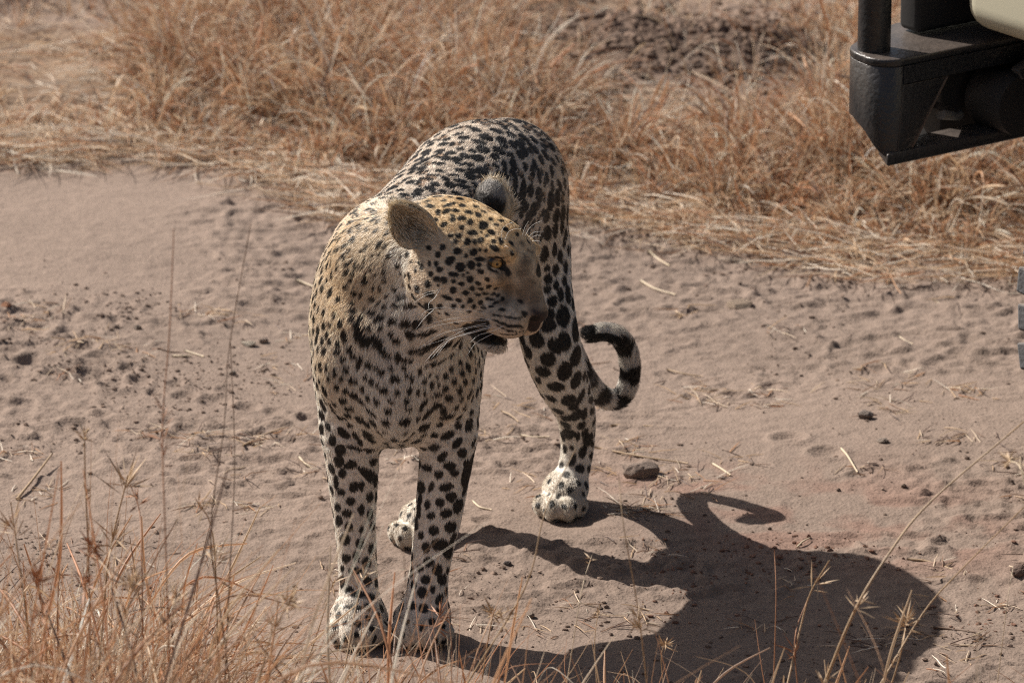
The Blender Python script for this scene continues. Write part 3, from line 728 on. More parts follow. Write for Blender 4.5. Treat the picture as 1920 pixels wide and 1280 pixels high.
for nm, L in (('whisker', WH), ('brow_hair', BR_)):
    for w in L:
        x, y = 780 + w[0][0] / 4.267, 380 + w[0][1] / 4.267
        c, _ = cast(x, y)
        if c is None: c = H(.155, .04, .055)
        P0 = [c]
        for k, (a, b_) in enumerate(w[1:], 1):
            P0.append(P(780 + a / 4.267, 380 + b_ / 4.267, c[1] - (.045 if nm == 'whisker' else .012) * k / (len(w) - 1)))
        strand_mesh(nm, np.array(P0) - LO, .00042 if nm == 'whisker' else .0003, .00012, m_wh, leopard)
print('leopard done', _t.time() - _t0)
# ------------------------------------------------------------------ ground
def edge_y(x):
    """near edge of the far grass verge (world y) for world x."""
    return np.interp(x, EDX, EDY)
_e = [G(px, py) for px, py in ((-900, 250), (0, 292), (250, 322), (480, 352), (700, 395), (1100, 437), (1300, 462), (1500, 488), (1900, 535), (2800, 640))]
EDX = np.array([e[0] for e in _e]); EDY = np.array([e[1] for e in _e])

def axis(lo, hi, step, far, g=1.16):
    core = np.arange(lo, hi + step, step); out = [core]
    s = step; v = hi + step; up = []
    while v < far: s *= g; v += s; up.append(v)
    s = step; v = lo; dn = []
    while v > -far: s *= g; v -= s; dn.append(v)
    return np.concatenate([np.array(dn)[::-1], core, np.array(up)])
gx = axis(-1.3, 1.35, .0054, 400); gy = axis(-.45, 2.35, .0062, 400)
gy = np.concatenate([gy[gy < 2.35], np.arange(2.36, 4.4, .014), 4.4 + (gy[gy > 2.5] - 2.5)])
GX, GY = np.meshgrid(gx, gy, indexing='xy')
fx, fy = GX.ravel(), GY.ravel()
DENTS = [(60,687,30,7),(115,702,27,7),(172,715,30,9),(215,727,30,9),(262,722,22,8),(290,742,14,5),(348,748,24,6),(405,757,30,8),(465,768,22,6),(515,776,18,5),(575,787,17,5),(20,668,24,7),(10,718,16,5),(240,700,18,6),(330,725,18,6),(420,736,16,5),
         (1332,474,22,6),(1225,462,25,5),(1120,438,26,5),(1180,448,14,4),(1390,492,24,5),(1300,742,20,5),(1375,742,25,5),(1440,728,20,5),(640,758,14,5),(940,825,20,5),(1250,700,22,5),(1560,640,25,6),(1640,700,30,6),(840,1050,20,4),(1000,770,20,5),(1480,830,30,7),(1550,860,30,7)]
def height(x, y):
    p = np.stack([x, y * 1.0, np.zeros_like(x)], 1)
    near = sstep(30, 3, np.hypot(x, y - 1))
    h = (fbm(p, .9, 3, 2.0) - .5) * .05 * sstep(.05, .8, y)
    h += (fbm(p * [.55, 1, 1], .16, 3, 21) - .5) * .009 * near
    h += (fbm(p * [.30, 1, 1], .035, 3, 31) - .5) * .0020 * near
    rough = sstep(.42, .66, fbm(p * [.7, 1, 1], .30, 2, 77))
    h += np.clip(fbm(p, .016, 3, 41) - .5, -.2, .3) * .0070 * (.30 + 1.5 * rough) * near
    # ridged crust crumbs pushed up by tyres
    rd = 1 - np.abs(2 * fbm(p * [.45, 1, 1], .055, 3, 61) - 1); h += sstep(.86, .97, rd) * .0055 * (.25 + rough) * near
    for (a, b, rx, ry) in DENTS:
        c = G(a, b); u = (x - c[0]) / (rx / 1200); v = (y - c[1]) / (ry * 1.25 / 380)
        q = u * u + v * v; h -= .0052 * np.exp(-q * q * 1.2) * (.5 + vnoise(p, .012, 9)); h += .0035 * np.exp(-((np.sqrt(q) - 1.35) / .28) ** 2) * (.3 + 1.2 * vnoise(p, .02, 19))
    # verge is a little raised, with a dark spoil mound beyond it
    ey = edge_y(x); h += .035 * sstep(-.10, .5, y - ey)
    for (px, py, rx, ry, hh) in ((1290, 150, .28, .22, .055), (1450, 140, .16, .16, .03), (1140, 110, .15, .15, .03), (700, 5, .3, .2, .08)):
        c = G(px, py); q = ((x - c[0]) / rx) ** 2 + ((y - c[1]) / ry) ** 2
        h += hh * np.exp(-q * 1.3) * (.5 + 1.0 * (fbm(p, .09, 4, 88)))
    # packed flat where the paws stand
    for (a, b) in PAWS:
        q = ((x - a) ** 2 + (y - b) ** 2) / .07 ** 2; w = np.exp(-q * q); h = h * (1 - w)
    return h
PAWS = [tuple(P(*q)[:2]) for q in ((672, 1162, .0), (792, 1160, .0))] + [tuple(P(1050, 925, .53)[:2]), tuple(P(782, 992, .40)[:2])]
FAR = (np.hypot(fx, fy) > 60)
gz = height(fx, fy); gz[FAR] *= .3
nx, ny = len(gx), len(gy)
idx = np.arange(nx * ny).reshape(ny, nx)
GF = np.stack([idx[:-1, :-1].ravel(), idx[:-1, 1:].ravel(), idx[1:, 1:].ravel(), idx[1:, :-1].ravel()], 1)
m_gr, t, b = new_mat('dirt_track')
def N(kind, **kw):
    n = t.nodes.new(kind)
    for k, v in kw.items(): setattr(n, k, v)
    return n
a = N('ShaderNodeAttribute'); a.attribute_name = 'tint'
tc = N('ShaderNodeTexCoord')
n1 = N('ShaderNodeTexNoise'); n1.inputs['Scale'].default_value = 260; n1.inputs['Detail'].default_value = 5; n1.inputs['Roughness'].default_value = .7
n2 = N('ShaderNodeTexNoise'); n2.inputs['Scale'].default_value = 45; n2.inputs['Detail'].default_value = 5; n2.inputs['Roughness'].default_value = .65
n3 = N('ShaderNodeTexVoronoi'); n3.inputs['Scale'].default_value = 170
for n in (n1, n2, n3): t.links.new(tc.outputs['Object'], n.inputs['Vector'])
r1 = N('ShaderNodeMapRange'); r1.inputs[1].default_value = .3; r1.inputs[2].default_value = .7; r1.inputs[3].default_value = .80; r1.inputs[4].default_value = 1.17
t.links.new(n1.outputs['Fac'], r1.inputs[0])
r2 = N('ShaderNodeMapRange'); r2.inputs[1].default_value = .3; r2.inputs[2].default_value = .7; r2.inputs[3].default_value = .88; r2.inputs[4].default_value = 1.10
t.links.new(n2.outputs['Fac'], r2.inputs[0])
mm = N('ShaderNodeMath', operation='MULTIPLY'); t.links.new(r1.outputs[0], mm.inputs[0]); t.links.new(r2.outputs[0], mm.inputs[1])
vm = N('ShaderNodeVectorMath', operation='SCALE'); t.links.new(a.outputs['Color'], vm.inputs[0]); t.links.new(mm.outputs[0], vm.inputs['Scale'])
t.links.new(vm.outputs[0], b.inputs['Base Color'])
b.inputs['Roughness'].default_value = .95; b.inputs['Specular IOR Level'].default_value = .15
b1 = N('ShaderNodeBump'); b1.inputs['Strength'].default_value = .9; b1.inputs['Distance'].default_value = .0016
b2 = N('ShaderNodeBump'); b2.inputs['Strength'].default_value = .8; b2.inputs['Distance'].default_value = .004
b3 = N('ShaderNodeBump'); b3.inputs['Strength'].default_value = .5; b3.inputs['Distance'].default_value = .002
t.links.new(n1.outputs['Fac'], b1.inputs['Height']); t.links.new(n2.outputs['Fac'], b2.inputs['Height']); t.links.new(n3.outputs['Distance'], b3.inputs['Height'])
t.links.new(b2.outputs[0], b1.inputs['Normal']); t.links.new(b3.outputs[0], b2.inputs['Normal']); t.links.new(b1.outputs[0], b.inputs['Normal'])
ground = mesh_obj('ground', np.stack([fx, fy, gz], 1), GF, m_gr)
tag(ground, kind='structure')
pg = np.stack([fx, fy, np.zeros_like(fx)], 1)
gc = np.array([.240, .180, .145])[None] * (.86 + .28 * fbm(pg * [.6, 1, 1], .35, 3, 5))[:, None]
red = 0
for (px, py, rx, ry) in ((1560, 960, .30, .22), (1250, 905, .16, .12), (1750, 1030, .16, .16), (1450, 1000, .14, .12)):
    c = G(px, py); red = red + np.exp(-(((fx - c[0]) / rx) ** 2 + ((fy - c[1]) / ry) ** 2) * 1.5)
red = np.clip(red, 0, 1) * sstep(.38, .62, fbm(pg, .06, 3, 14)) * .5
gc = gc * (1 - red[:, None]) + np.array([.235, .130, .098]) * red[:, None]
lit = (sstep(.0, .25, fy - edge_y(fx)) * .9)[:, None]
gc = gc * (1 - lit) + np.array([.21, .145, .10]) * lit * (.7 + .6 * fbm(pg, .12, 3, 50))[:, None]
lit2 = (sstep(-.25, -.7, fy) * .6)[:, None]; gc = gc * (1 - lit2) + np.array([.24, .165, .11]) * lit2
BARE = [(1290, 130, .30, .30), (1440, 135, .15, .22), (1130, 100, .14, .2), (700, 3, .20, .15)]
LIGHT = [(1340, 200, .24, .13), (100, 45, .34, .16), (1480, 40, .3, .2)]
for L, cc, kk in ((LIGHT, (.27, .20, .16), .85), (BARE, (.125, .086, .066), .97)):
    for (px, py, rx, ry) in L:
        c = G(px, py); w = (np.exp(-(((fx - c[0]) / rx) ** 2 + ((fy - c[1]) / ry) ** 2) ** 2 * 1.0) * kk)[:, None]
        gc = gc * (1 - w) + np.array(cc) * w
farw = sstep(8, 40, np.hypot(fx, fy))[:, None]; gc = gc * (1 - farw) + np.array([.33, .235, .14]) * farw
ca = ground.data.attributes.new('tint', 'FLOAT_COLOR', 'POINT')
ca.data.foreach_set('color', np.concatenate([gc, np.ones((len(gc), 1))], 1).astype(np.float32).ravel())
def hz(x, y):
    x = np.atleast_1d(np.asarray(x, float)); y = np.atleast_1d(np.asarray(y, float))
    return height(x, y)
print('ground', len(fx), _t.time() - _t0)

# loose crumbs of earth
rg = np.random.default_rng(23)
ICO_V = np.array([(0, 0, 1), (.894, 0, .447), (.276, .851, .447), (-.724, .526, .447), (-.724, -.526, .447), (.276, -.851, .447), (.724, .526, -.447), (-.276, .851, -.447), (-.894, 0, -.447), (-.276, -.851, -.447), (.724, -.526, -.447), (0, 0, -1)])
ICO_F = np.array([(0,1,2),(0,2,3),(0,3,4),(0,4,5),(0,5,1),(1,6,2),(2,7,3),(3,8,4),(4,9,5),(5,10,1),(2,6,7),(3,7,8),(4,8,9),(5,9,10),(1,10,6),(6,11,7),(7,11,8),(8,11,9),(9,11,10),(10,11,6)])
def crumbs(name, cx, cy, size, mat, cols):
    n = len(cx); V = ICO_V[None] * rg.uniform(.6, 1.25, (n, 12, 1)) * (size[:, None, None]) * rg.uniform(.7, 1.3, (n, 1, 3)) * [1.2, 1.0, .75]
    V = V + np.stack([cx, cy, hz(cx, cy) + size * .25], 1)[:, None]
    F = ICO_F[None] + (np.arange(n) * 12)[:, None, None]
    o = mesh_obj(name, V.reshape(-1, 3), F.reshape(-1, 3), mat, smooth=False)
    c = np.repeat(np.concatenate([cols, np.ones((n, 1))], 1), 12, 0)
    a_ = o.data.attributes.new('tint', 'FLOAT_COLOR', 'POINT'); a_.data.foreach_set('color', c.astype(np.float32).ravel())
    return tag(o, kind='stuff')
NC = 17000
cx = rg.uniform(-1.1, 1.25, NC * 4); cy = rg.uniform(-.5, 1.9, NC * 4)
w = fbm(np.stack([cx * .7, cy, cx * 0], 1), .18, 3, 91); w2 = np.zeros(len(cx))
for (px, py, rx, ry, k) in ((150, 700, .30, .20, 1), (400, 600, .30, .22, .7), (1600, 990, .35, .25, 1), (1300, 880, .3, .2, .8), (300, 1050, .35, .2, .8), (1750, 1180, .2, .2, .6), (1000, 830, .2, .2, .5), (120, 900, .2, .15, .7)):
    c = G(px, py); w2 += k * np.exp(-(((cx - c[0]) / rx) ** 2 + ((cy - c[1]) / ry) ** 2))
keep = rg.random(len(cx)) < (sstep(.46, .68, w) * .7 + .05) * (.22 + w2)
for (a_, b_) in PAWS: keep &= np.hypot(cx - a_, cy - b_) > .075
cx, cy = cx[keep][:NC], cy[keep][:NC]; size = .0009 * np.exp(rg.exponential(.50, len(cx))); size = np.clip(size, 0, .0042)
cl = np.array([.215, .155, .122])[None] * rg.uniform(.6, 1.25, (len(cx), 1)); rr_ = (cx > .2) & (cy < .45) & (cy > .05); cl[rr_] *= [1.12, .88, .80]
crumbs('dirt_crumbs', cx, cy, size, m_gr, cl)

for (px, py, n_, rx, ry) in ((1290, 130, 1500, .34, .34), (1450, 130, 500, .2, .25), (700, 3, 300, .25, .2)):
    c = G(px, py); xx = c[0] + rg.normal(size=n_) * rx * .6; yy = c[1] + rg.normal(size=n_) * ry * .6
    crumbs('soil_clods', xx, yy, np.clip(.004 * np.exp(rg.exponential(.45, n_)), 0, .013), m_gr, np.array([.17, .118, .09]) * rg.uniform(.6, 1.5, (n_, 1)))
def clump_of(x, y): return np.sqrt(x * x + y * y)
def rock(name, px, py, sx, sy, sz, col, label, cat='stone', turn=0.0, seed=0):
    rr = np.random.default_rng(seed); c = G(px, py)
    Vv, Ff = uvsphere(1.0, 22, 14); V = np.array(Vv)
    V = V * (1 + .75 * (fbm(V + seed * 3.7, .9, 3, seed) - .5))[:, None]
    for k in range(7):                       # chipped flat faces
        n_ = nrm(rr.normal(size=3)); h_ = V @ n_; V = V - np.clip(h_ - rr.uniform(.62, .85), 0, 9)[:, None] * n_
    V = V + (.10 * (fbm(V, .25, 3, seed + 5) - .5))[:, None] * V
    V = V * [sx / 2, sy / 2, sz / 2]; ca_, sa_ = math.cos(turn), math.sin(turn); V = V @ np.array([[ca_, sa_, 0], [-sa_, ca_, 0], [0, 0, 1]])
    m, t_, b_ = new_mat(name + '_surface'); nn = t_.nodes.new('ShaderNodeTexNoise'); nn.inputs['Scale'].default_value = 160; nn.inputs['Detail'].default_value = 6
    cr_ = t_.nodes.new('ShaderNodeValToRGB'); cr_.color_ramp.elements[0].color = (*[v * .55 for v in col], 1); cr_.color_ramp.elements[1].color = (*[min(1, v * 1.3) for v in col], 1)
    cr_.color_ramp.elements[0].position = .3; cr_.color_ramp.elements[1].position = .7
    t_.links.new(nn.outputs['Fac'], cr_.inputs[0]); t_.links.new(cr_.outputs[0], b_.inputs['Base Color']); b_.inputs['Roughness'].default_value = .9
    bb = t_.nodes.new('ShaderNodeBump'); bb.inputs['Distance'].default_value = .002; t_.links.new(nn.outputs['Fac'], bb.inputs['Height']); t_.links.new(bb.outputs[0], b_.inputs['Normal'])
    o = mesh_obj(name, V, Ff, m, smooth=False, loc=(c[0], c[1], float(hz(c[0], c[1])[0]) + sz * .22))
    return tag(o, label, cat)
rock('stone', 1206, 896, .056, .040, .036, (.27, .20, .16), 'brown wedge-shaped stone on the dirt beside the right hind paw', seed=3, turn=.3)
rock('stone', 1624, 795, .028, .022, .018, (.25, .20, .17), 'grey-brown stone lying alone on the track at the right', seed=5)
rock('stone', 13, 592, .022, .018, .016, (.42, .20, .11), 'orange-red stone at the left edge of the photo', seed=7)
rock('stone', 494, 645, .017, .013, .014, (.40, .30, .24), 'small round pinkish stone left of the leopard, right one of a pair', seed=9)
rock('stone', 467, 650, .028, .018, .010, (.50, .42, .33), 'flat pale stone left of the leopard, left one of a pair', seed=11)
rock('stone', 217, 618, .013, .011, .011, (.36, .27, .21), 'small tan pebble on the left of the track, upper left', seed=13)
rock('stone', 258, 619, .016, .013, .012, (.27, .21, .17), 'small brown pebble just right of a paler pebble on the left', seed=15)
rock('stone', 1912, 1080, .032, .024, .022, (.20, .13, .10), 'dark red-brown stone at the right edge of the photo, low down', seed=17)
rock('stone', 1385, 570, .050, .050, .014, (.34, .25, .18), 'flat tan lump of earth in the middle of the track, upper right', 'clod', seed=19)
rock('stone', 1655, 843, .020, .015, .010, (.34, .27, .22), 'small flat pale stone below the lone grey-brown stone', seed=21)
rock('stone', 437, 708, .015, .012, .010, (.30, .24, .19), 'small brown pebble left of the leopard chest', seed=23)
rock('stone', 952, 1060, .014, .012, .010, (.13, .10, .09), 'small dark pebble on the dirt between the leopard and its shadow', seed=25)
rock('stone', 995, 1155, .016, .012, .011, (.30, .23, .18), 'small brown pebble right of the front paws in the foreground', seed=27)

# single stalks of straw lying on the track
m_st = strand_mat('straw', rough=.55, spec=.35, trans=.15)
def matflat(name, col, rough=.6):
    m, t_, b_ = new_mat(name); b_.inputs['Base Color'].default_value = (*col, 1); b_.inputs['Roughness'].default_value = rough
    nn = t_.nodes.new('ShaderNodeTexNoise'); nn.inputs['Scale'].default_value = 120
    mr = t_.nodes.new('ShaderNodeMixRGB'); mr.inputs[1].default_value = (*[c * .6 for c in col], 1); mr.inputs[2].default_value = (*[min(1, c * 1.25) for c in col], 1)
    t_.links.new(nn.outputs['Fac'], mr.inputs[0]); t_.links.new(mr.outputs[0], b_.inputs['Base Color']); return m
M_PALE = matflat('straw_pale', (.58, .47, .33)); M_TAN = matflat('straw_tan', (.40, .28, .17)); M_DARK = matflat('stalk_brown', (.16, .10, .065))
M_RED = matflat('stalk_russet', (.36, .165, .08))
def stalk(pts, r, mat, label, lift=.002, cat='straw'):
    out = []
    for q in pts:
        g = G(q[0], q[1], .0); z = float(hz(g[0], g[1])[0]) + lift + (q[2] if len(q) > 2 else 0)
        g = G(q[0], q[1], z); out.append(g)
    out = np.array(out); base = out[0].copy()
    o = strand_mesh('straw_stalk', out - base, r, r * .6, mat, None, sides=6); o.location = base.tolist()
    return tag(o, label, cat)
for pts, r, mat, lab in [
    ([(1215, 468), (1232, 484), (1255, 498)], .0024, M_PALE, 'pale straw stalk lying just below the right grass verge, right of the leopard rump'),
    ([(1200, 525), (1228, 541), (1266, 552)], .0022, M_PALE, 'pale straw stalk on the track to the right of the leopard hip'),
    ([(1577, 840), (1590, 855), (1608, 885)], .0022, M_PALE, 'pale straw stalk on the dirt below the lone grey-brown stone'),
    ([(555, 524), (572, 531), (590, 538)], .0024, M_PALE, 'short pale straw stalk close to the leopard shoulder on its left'),
    ([(32, 935), (60, 900), (98, 850, .015)], .0027, M_TAN, 'tan stalk standing at a slant from the dirt at the far left'),
    ([(295, 653), (318, 659), (342, 660)], .0016, M_DARK, 'thin dark stalk left of the leopard beside two pale straws'),
    ([(346, 657), (362, 662), (382, 668)], .0022, M_PALE, 'pale straw right of a thin dark stalk on the left of the track'),
    ([(322, 667), (340, 667), (360, 667)], .0020, M_PALE, 'pale straw just below another straw on the left of the track'),
    ([(213, 645), (226, 648), (240, 652)], .0020, M_PALE, 'short pale straw below the two small pebbles on the left'),
    ([(1250, 692), (1282, 700), (1318, 705)], .0014, M_TAN, 'thin tan stalk on the track right of the tail'),
    ([(1115, 838), (1200, 855), (1290, 868)], .0018, M_TAN, 'long tan stalk running right from behind the hind leg'),
    ([(1145, 797), (1200, 798), (1245, 800)], .0022, M_TAN, 'tan stalk lying level on the dirt below the curled tail'),
    ([(1700, 1048), (1740, 1052), (1790, 1068)], .0022, M_TAN, 'crooked tan stalk above the tip of the shadow on the right'),
    ([(1750, 1175), (1790, 1180), (1838, 1186)], .0022, M_DARK, 'straight dark stalk on the dirt right of the shadow'),
    ([(1495, 1025), (1505, 1015), (1518, 1008)], .0018, M_PALE, 'short pale straw at the upper edge of the leopard shadow'),
    ([(1335, 868), (1352, 878), (1370, 890)], .0022, M_PALE, 'bent pale straw right of the brown wedge-shaped stone'),
    ([(975, 815), (1000, 819), (1030, 818)], .0018, M_PALE, 'pale straw between the front legs and the right hind leg'),
    ([(1150, 690), (1180, 700), (1200, 715)], .0012, M_DARK, 'thin dark twig inside the curl of the tail'),
    ([(940, 770), (958, 778), (972, 790)], .0016, M_TAN, 'short tan straw behind the leopard chest on the right'),
    ([(886, 938), (900, 950), (922, 955)], .0018, M_PALE, 'forked pale straw right of the front legs'),
    ([(1685, 630), (1700, 640), (1712, 645)], .0016, M_PALE, 'tiny pale straw on the track in the upper right'),
    ([(1748, 560), (1760, 568), (1770, 572)], .0016, M_PALE, 'tiny pale straw just below the right grass verge'),
    ([(560, 855), (572, 868), (590, 880)], .0022, M_PALE, 'curled pale straw at the left of the front legs'),
    ([(455, 835), (495, 815), (535, 800)], .0016, M_TAN, 'tan stalk fanning out of a small dry tuft left of the front legs'),
    ]: stalk(pts, r, mat, lab)

# ------------------------------------------------------------------ dry grass, built blade by blade
PAL = np.array([[.52, .36, .215], [.62, .48, .33], [.45, .25, .13], [.37, .175, .085], [.74, .64, .50], [.24, .145, .09], [.12, .078, .06]])
def blades(name, base, dirv, ln, bend, r, cols, K=6, head=None):
    n = len(base); pts = np.zeros((n, K, 3)); pts[:, 0] = base; up = np.array([0, 0, 1.0]); d = dirv / np.linalg.norm(dirv, axis=1, keepdims=True)
    side = rg.normal(size=(n, 3)); side[:, 2] *= .2
    for k in range(1, K):
        s_ = k / (K - 1); dd = d + bend[:, None] * s_ * s_ * np.stack([d[:, 0], d[:, 1], -np.abs(d[:, 2]) * .9], 1) * 2.0 + side * .10 * s_ + rg.normal(size=(n, 3)) * .05
        dd /= np.linalg.norm(dd, axis=1, keepdims=True); pts[:, k] = pts[:, k - 1] + dd * (ln / (K - 1))[:, None]
    gzv = hz(pts[..., 0].ravel(), pts[..., 1].ravel()).reshape(n, K); pts[..., 2] = np.maximum(pts[..., 2], gzv + .001)
    prof = np.array([1, 1, .95, .8, .6, .2])[:K]
    rad = r[:, None] * prof[None]
    if head is not None:                      # seed head: the last third swells
        rad[head] = r[head][:, None] * np.array([.8, .7, .7, 1.2, 2.0, .8])[:K]
    o = attr_curves(name, pts, rad, m_grass, None, np.concatenate([cols, np.ones((n, 1))], 1))
    return tag(o, kind='stuff')
m_grass = strand_mat('dry_grass_blade', rough=.5, spec=.4, trans=.25)
def palette(n, p):
    i = rg.choice(len(PAL), n, p=np.array(p) / sum(p)); return np.clip(PAL * 1.12 * [.97, .99, 1.05], 0, .9)[i] * rg.uniform(.75, 1.2, (n, 1))
def tufts(name, cx, cy, per, hgt, spread, p, rr=(.0006, .0014), lean=(0, 0)):
    n = len(cx) * per; ci = np.repeat(np.arange(len(cx)), per)
    R = .035 * rg.uniform(.5, 1.6, len(cx))[ci]
    a_ = rg.uniform(0, 2 * math.pi, n); q = np.sqrt(rg.random(n)) * R
    bx, by = cx[ci] + np.cos(a_) * q, cy[ci] + np.sin(a_) * q
    base = np.stack([bx, by, hz(bx, by) - .002], 1)
    ll = rg.normal(size=(len(cx), 2))[ci] * .22 + np.array(lean)
    d = np.stack([np.cos(a_) * spread * rg.uniform(0, 1.5, n) + ll[:, 0], np.sin(a_) * spread * rg.uniform(0, 1.5, n) + ll[:, 1], np.ones(n)], 1)
    d[:, :2] += rg.normal(size=(n, 2)) * .22
    H_ = np.asarray(hgt)[ci] if np.ndim(hgt) else np.full(n, hgt)
    ln_ = H_ * rg.uniform(.45, 1.25, n)
    ctone = rg.uniform(.78, 1.18, (len(cx), 1))[ci]
    blades(name, base, d, ln_, rg.uniform(0, .9, n), rg.uniform(*rr, n), np.clip(palette(n, p) * ctone, 0, .85), head=(rg.random(n) < (.22 if name.startswith('near') else .06)))
# far verge
def clear_of(x, y, L, k=.85):
    ok = np.ones(len(x), bool)
    for (px, py, rx, ry) in L:
        c = G(px, py); ok &= (((x - c[0]) / rx) ** 2 + ((y - c[1]) / ry) ** 2) > k
    return ok
def scatter(n, x0, x1, y0, y1):
    return rg.uniform(x0, x1, n), rg.uniform(y0, y1, n)
x, y = scatter(9000, -1.75, 1.95, .9, 6.2)
e_ = y - edge_y(x); ok = (e_ > .03 + .13 * rg.random(len(x))) & clear_of(x, y, BARE, 1.0) & clear_of(x, y, LIGHT, .8)
thin = fbm(np.stack([x * .8, y, x * 0], 1), .38, 2, 333)
ok &= (rg.random(len(x)) < np.where(y > 4.0, .30, .62) * (.45 + .9 * sstep(.3, .6, thin)))
x, y, e_, thin = x[ok], y[ok], e_[ok], thin[ok]
hh = np.clip(.05 + .125 * sstep(.05, .7, e_) * (.5 + thin), .05, .26) * rg.uniform(.7, 1.35, len(x))
pxv = 960 + x / np.hypot(y + 7.33, 2.9) * 9840
gap = sstep(1010, 1080, pxv) * sstep(1560, 1490, pxv) * sstep(2.30, 2.55, y + .12 * np.sin(pxv * .03)) * sstep(3.9, 3.7, y)
gap = np.maximum(gap, sstep(270, 190, pxv) * sstep(2.75, 3.0, y) * sstep(3.75, 3.6, y))
kp = rg.random(len(x)) > gap * .93; x, y, e_, hh, gap = x[kp], y[kp], e_[kp], hh[kp], gap[kp]
hh = hh * (1 - .55 * gap)
half = rg.random(len(x)) < .5
tufts('far_verge_grass', x[half], y[half], 38, hh[half], .6, [4, 2.5, 5, 4.2, 1.6, 2.4, .9], rr=(.0006, .0016))
tufts('far_verge_grass', x[~half], y[~half], 38, hh[~half], .8, [5, 4, 3.5, 2.2, 2.6, 2.4, .9], rr=(.0006, .0016), lean=(.25, -.1))
# a few wisps on the dark spoil and the bare patches
x, y = scatter(2500, -1.6, 1.6, 2.2, 5.2); ok = ~(clear_of(x, y, BARE + LIGHT, 1.2)); ok &= rg.random(len(x)) < .35; x, y = x[ok], y[ok]
tufts('sparse_wisps', x, y, 9, .09, .9, [4, 4, 3, 2, 3, 3, 2], rr=(.0006, .0012))
x, y = scatter(1200, -3.4, 3.8, .9, 7.5); ok = (y - edge_y(x) > .1) & ((x < -1.7) | (x > 1.9) | (y > 6.1)); x, y = x[ok], y[ok]
tufts('far_verge_grass', x, y, 30, .20, .7, [5, 3, 4, 3, 2, 2.4, .9], rr=(.0012, .0022))
x, y = scatter(900, -9, 9, 1.0, 22)
ok = (y - edge_y(x) > .4) & ((np.abs(x) > 2.0) | (y > 7)); x, y = x[ok], y[ok]
tufts('outlying_grass', x, y, 26, .24, .6, [5, 3, 4, 2.5, 1.4, 2.2, .8], rr=(.0016, .0032))
# straw lying along the foot of the verge
n = 13000; x = rg.uniform(-1.7, 1.9, n); y = edge_y(x) + rg.normal(size=n) * .065 + .06 + .05 * np.sin(x * 7) + .03 * np.sin(x * 23); y += np.where(rg.random(n) < .3, rg.random(n) * .8, 0)
thin = fbm(np.stack([x, y, x * 0], 1), .15, 2, 33); ok = (rg.random(n) < sstep(.35, .6, thin) + .12 + sstep(.0, .15, y - edge_y(x)))
x, y = x[ok], y[ok]; n = len(x); a_ = rg.normal(size=n) * 1.1 + np.where(rg.random(n) < .5, 0, math.pi)
base = np.stack([x, y, hz(x, y) + rg.uniform(0, .02, n)], 1)
blades('fallen_straw', base, np.stack([np.cos(a_), np.sin(a_) * .9, rg.uniform(-.02, .28, n)], 1), rg.uniform(.03, .17, n), rg.uniform(0, .5, n), rg.uniform(.0005, .0013, n), palette(n, [4, 4, 2.0, 1.2, 4.5, 1.6, .8]))
# scattered bits on the track, bunched
nc = 110; ccx = rg.uniform(-1.05, 1.2, nc); ccy = rg.uniform(-.25, 1.6, nc)
extra = [G(*q)[:2] for q in ((500, 830), (480, 835), (590, 890), (1190, 965), (1200, 970), (1180, 960), (1170, 970), (350, 590), (400, 585), (450, 600), (180, 640), (380, 860), (100, 925), (60, 930), (1380, 870), (1250, 895), (1740, 1185), (1650, 1215), (1780, 1250), (860, 1180), (740, 850), (760, 870), (230, 1060), (640, 1250), (560, 1240))]
ccx = np.concatenate([ccx, [q[0] for q in extra]]); ccy = np.concatenate([ccy, [q[1] for q in extra]])
ci = np.repeat(np.arange(len(ccx)), 12); n = len(ci); x = ccx[ci] + rg.normal(size=n) * .022; y = ccy[ci] + rg.normal(size=n) * .022; a_ = rg.uniform(0, 6.28, n)
ok = np.ones(n, bool)
for (p_, q_) in PAWS: ok &= np.hypot(x - p_, y - q_) > .08
x, y, a_ = x[ok], y[ok], a_[ok]; n = len(x)
blades('track_litter', np.stack([x, y, hz(x, y) + .001], 1), np.stack([np.cos(a_), np.sin(a_), rg.uniform(0, .35, n)], 1), rg.uniform(.008, .055, n), rg.uniform(0, .8, n), rg.uniform(.0005, .0011, n), palette(n, [3, 3, 1, .5, 2, 2.5, 3]))
# near verge, out of focus at the bottom of the view
def top_row(px): return np.interp(px, [-400, 0, 100, 200, 300, 400, 500, 650, 800, 900, 1100, 1300, 1500, 1700, 2300], [960, 975, 960, 950, 1020, 1090, 1150, 1135, 1165, 1140, 1195, 1215, 1180, 1225, 1240])
nn_ = 2600; x = rg.uniform(-1.25, 1.25, nn_); y = rg.uniform(-1.75, -.45, nn_); dcam = y + 7.33
pxl = 960 + x / np.hypot(dcam, 2.6) * 9840; row = top_row(pxl)
hh = 2.93 - dcam * np.tan(PITCH + np.arctan((row - 640) / FPX)); hh = hh * rg.uniform(.62, .98, nn_)
patch = fbm(np.stack([x, y, x * 0], 1), .22, 2, 444)
ok = rg.random(nn_) < np.interp(pxl, [0, 380, 520, 900, 1150, 2000], [.62, .52, .24, .17, .10, .08]) * (.3 + 1.3 * sstep(.35, .6, patch))
x, y, hh = x[ok], y[ok], hh[ok]
hq = rg.random(len(x)) < .55
tufts('near_verge_grass', x[hq], y[hq], 30, hh[hq], .22, [3.5, 2.2, 6, 5, 1.8, 2, .6], rr=(.0005, .0011), lean=(.05, .02))
tufts('near_verge_grass', x[~hq], y[~hq], 22, hh[~hq] * .8, .5, [5, 3.5, 4, 3, 2.4, 2, .6], rr=(.0004, .0010), lean=(.1, .02))
x = rg.uniform(-4, 4, 900); y = rg.uniform(-4.2, -1.3, 900)
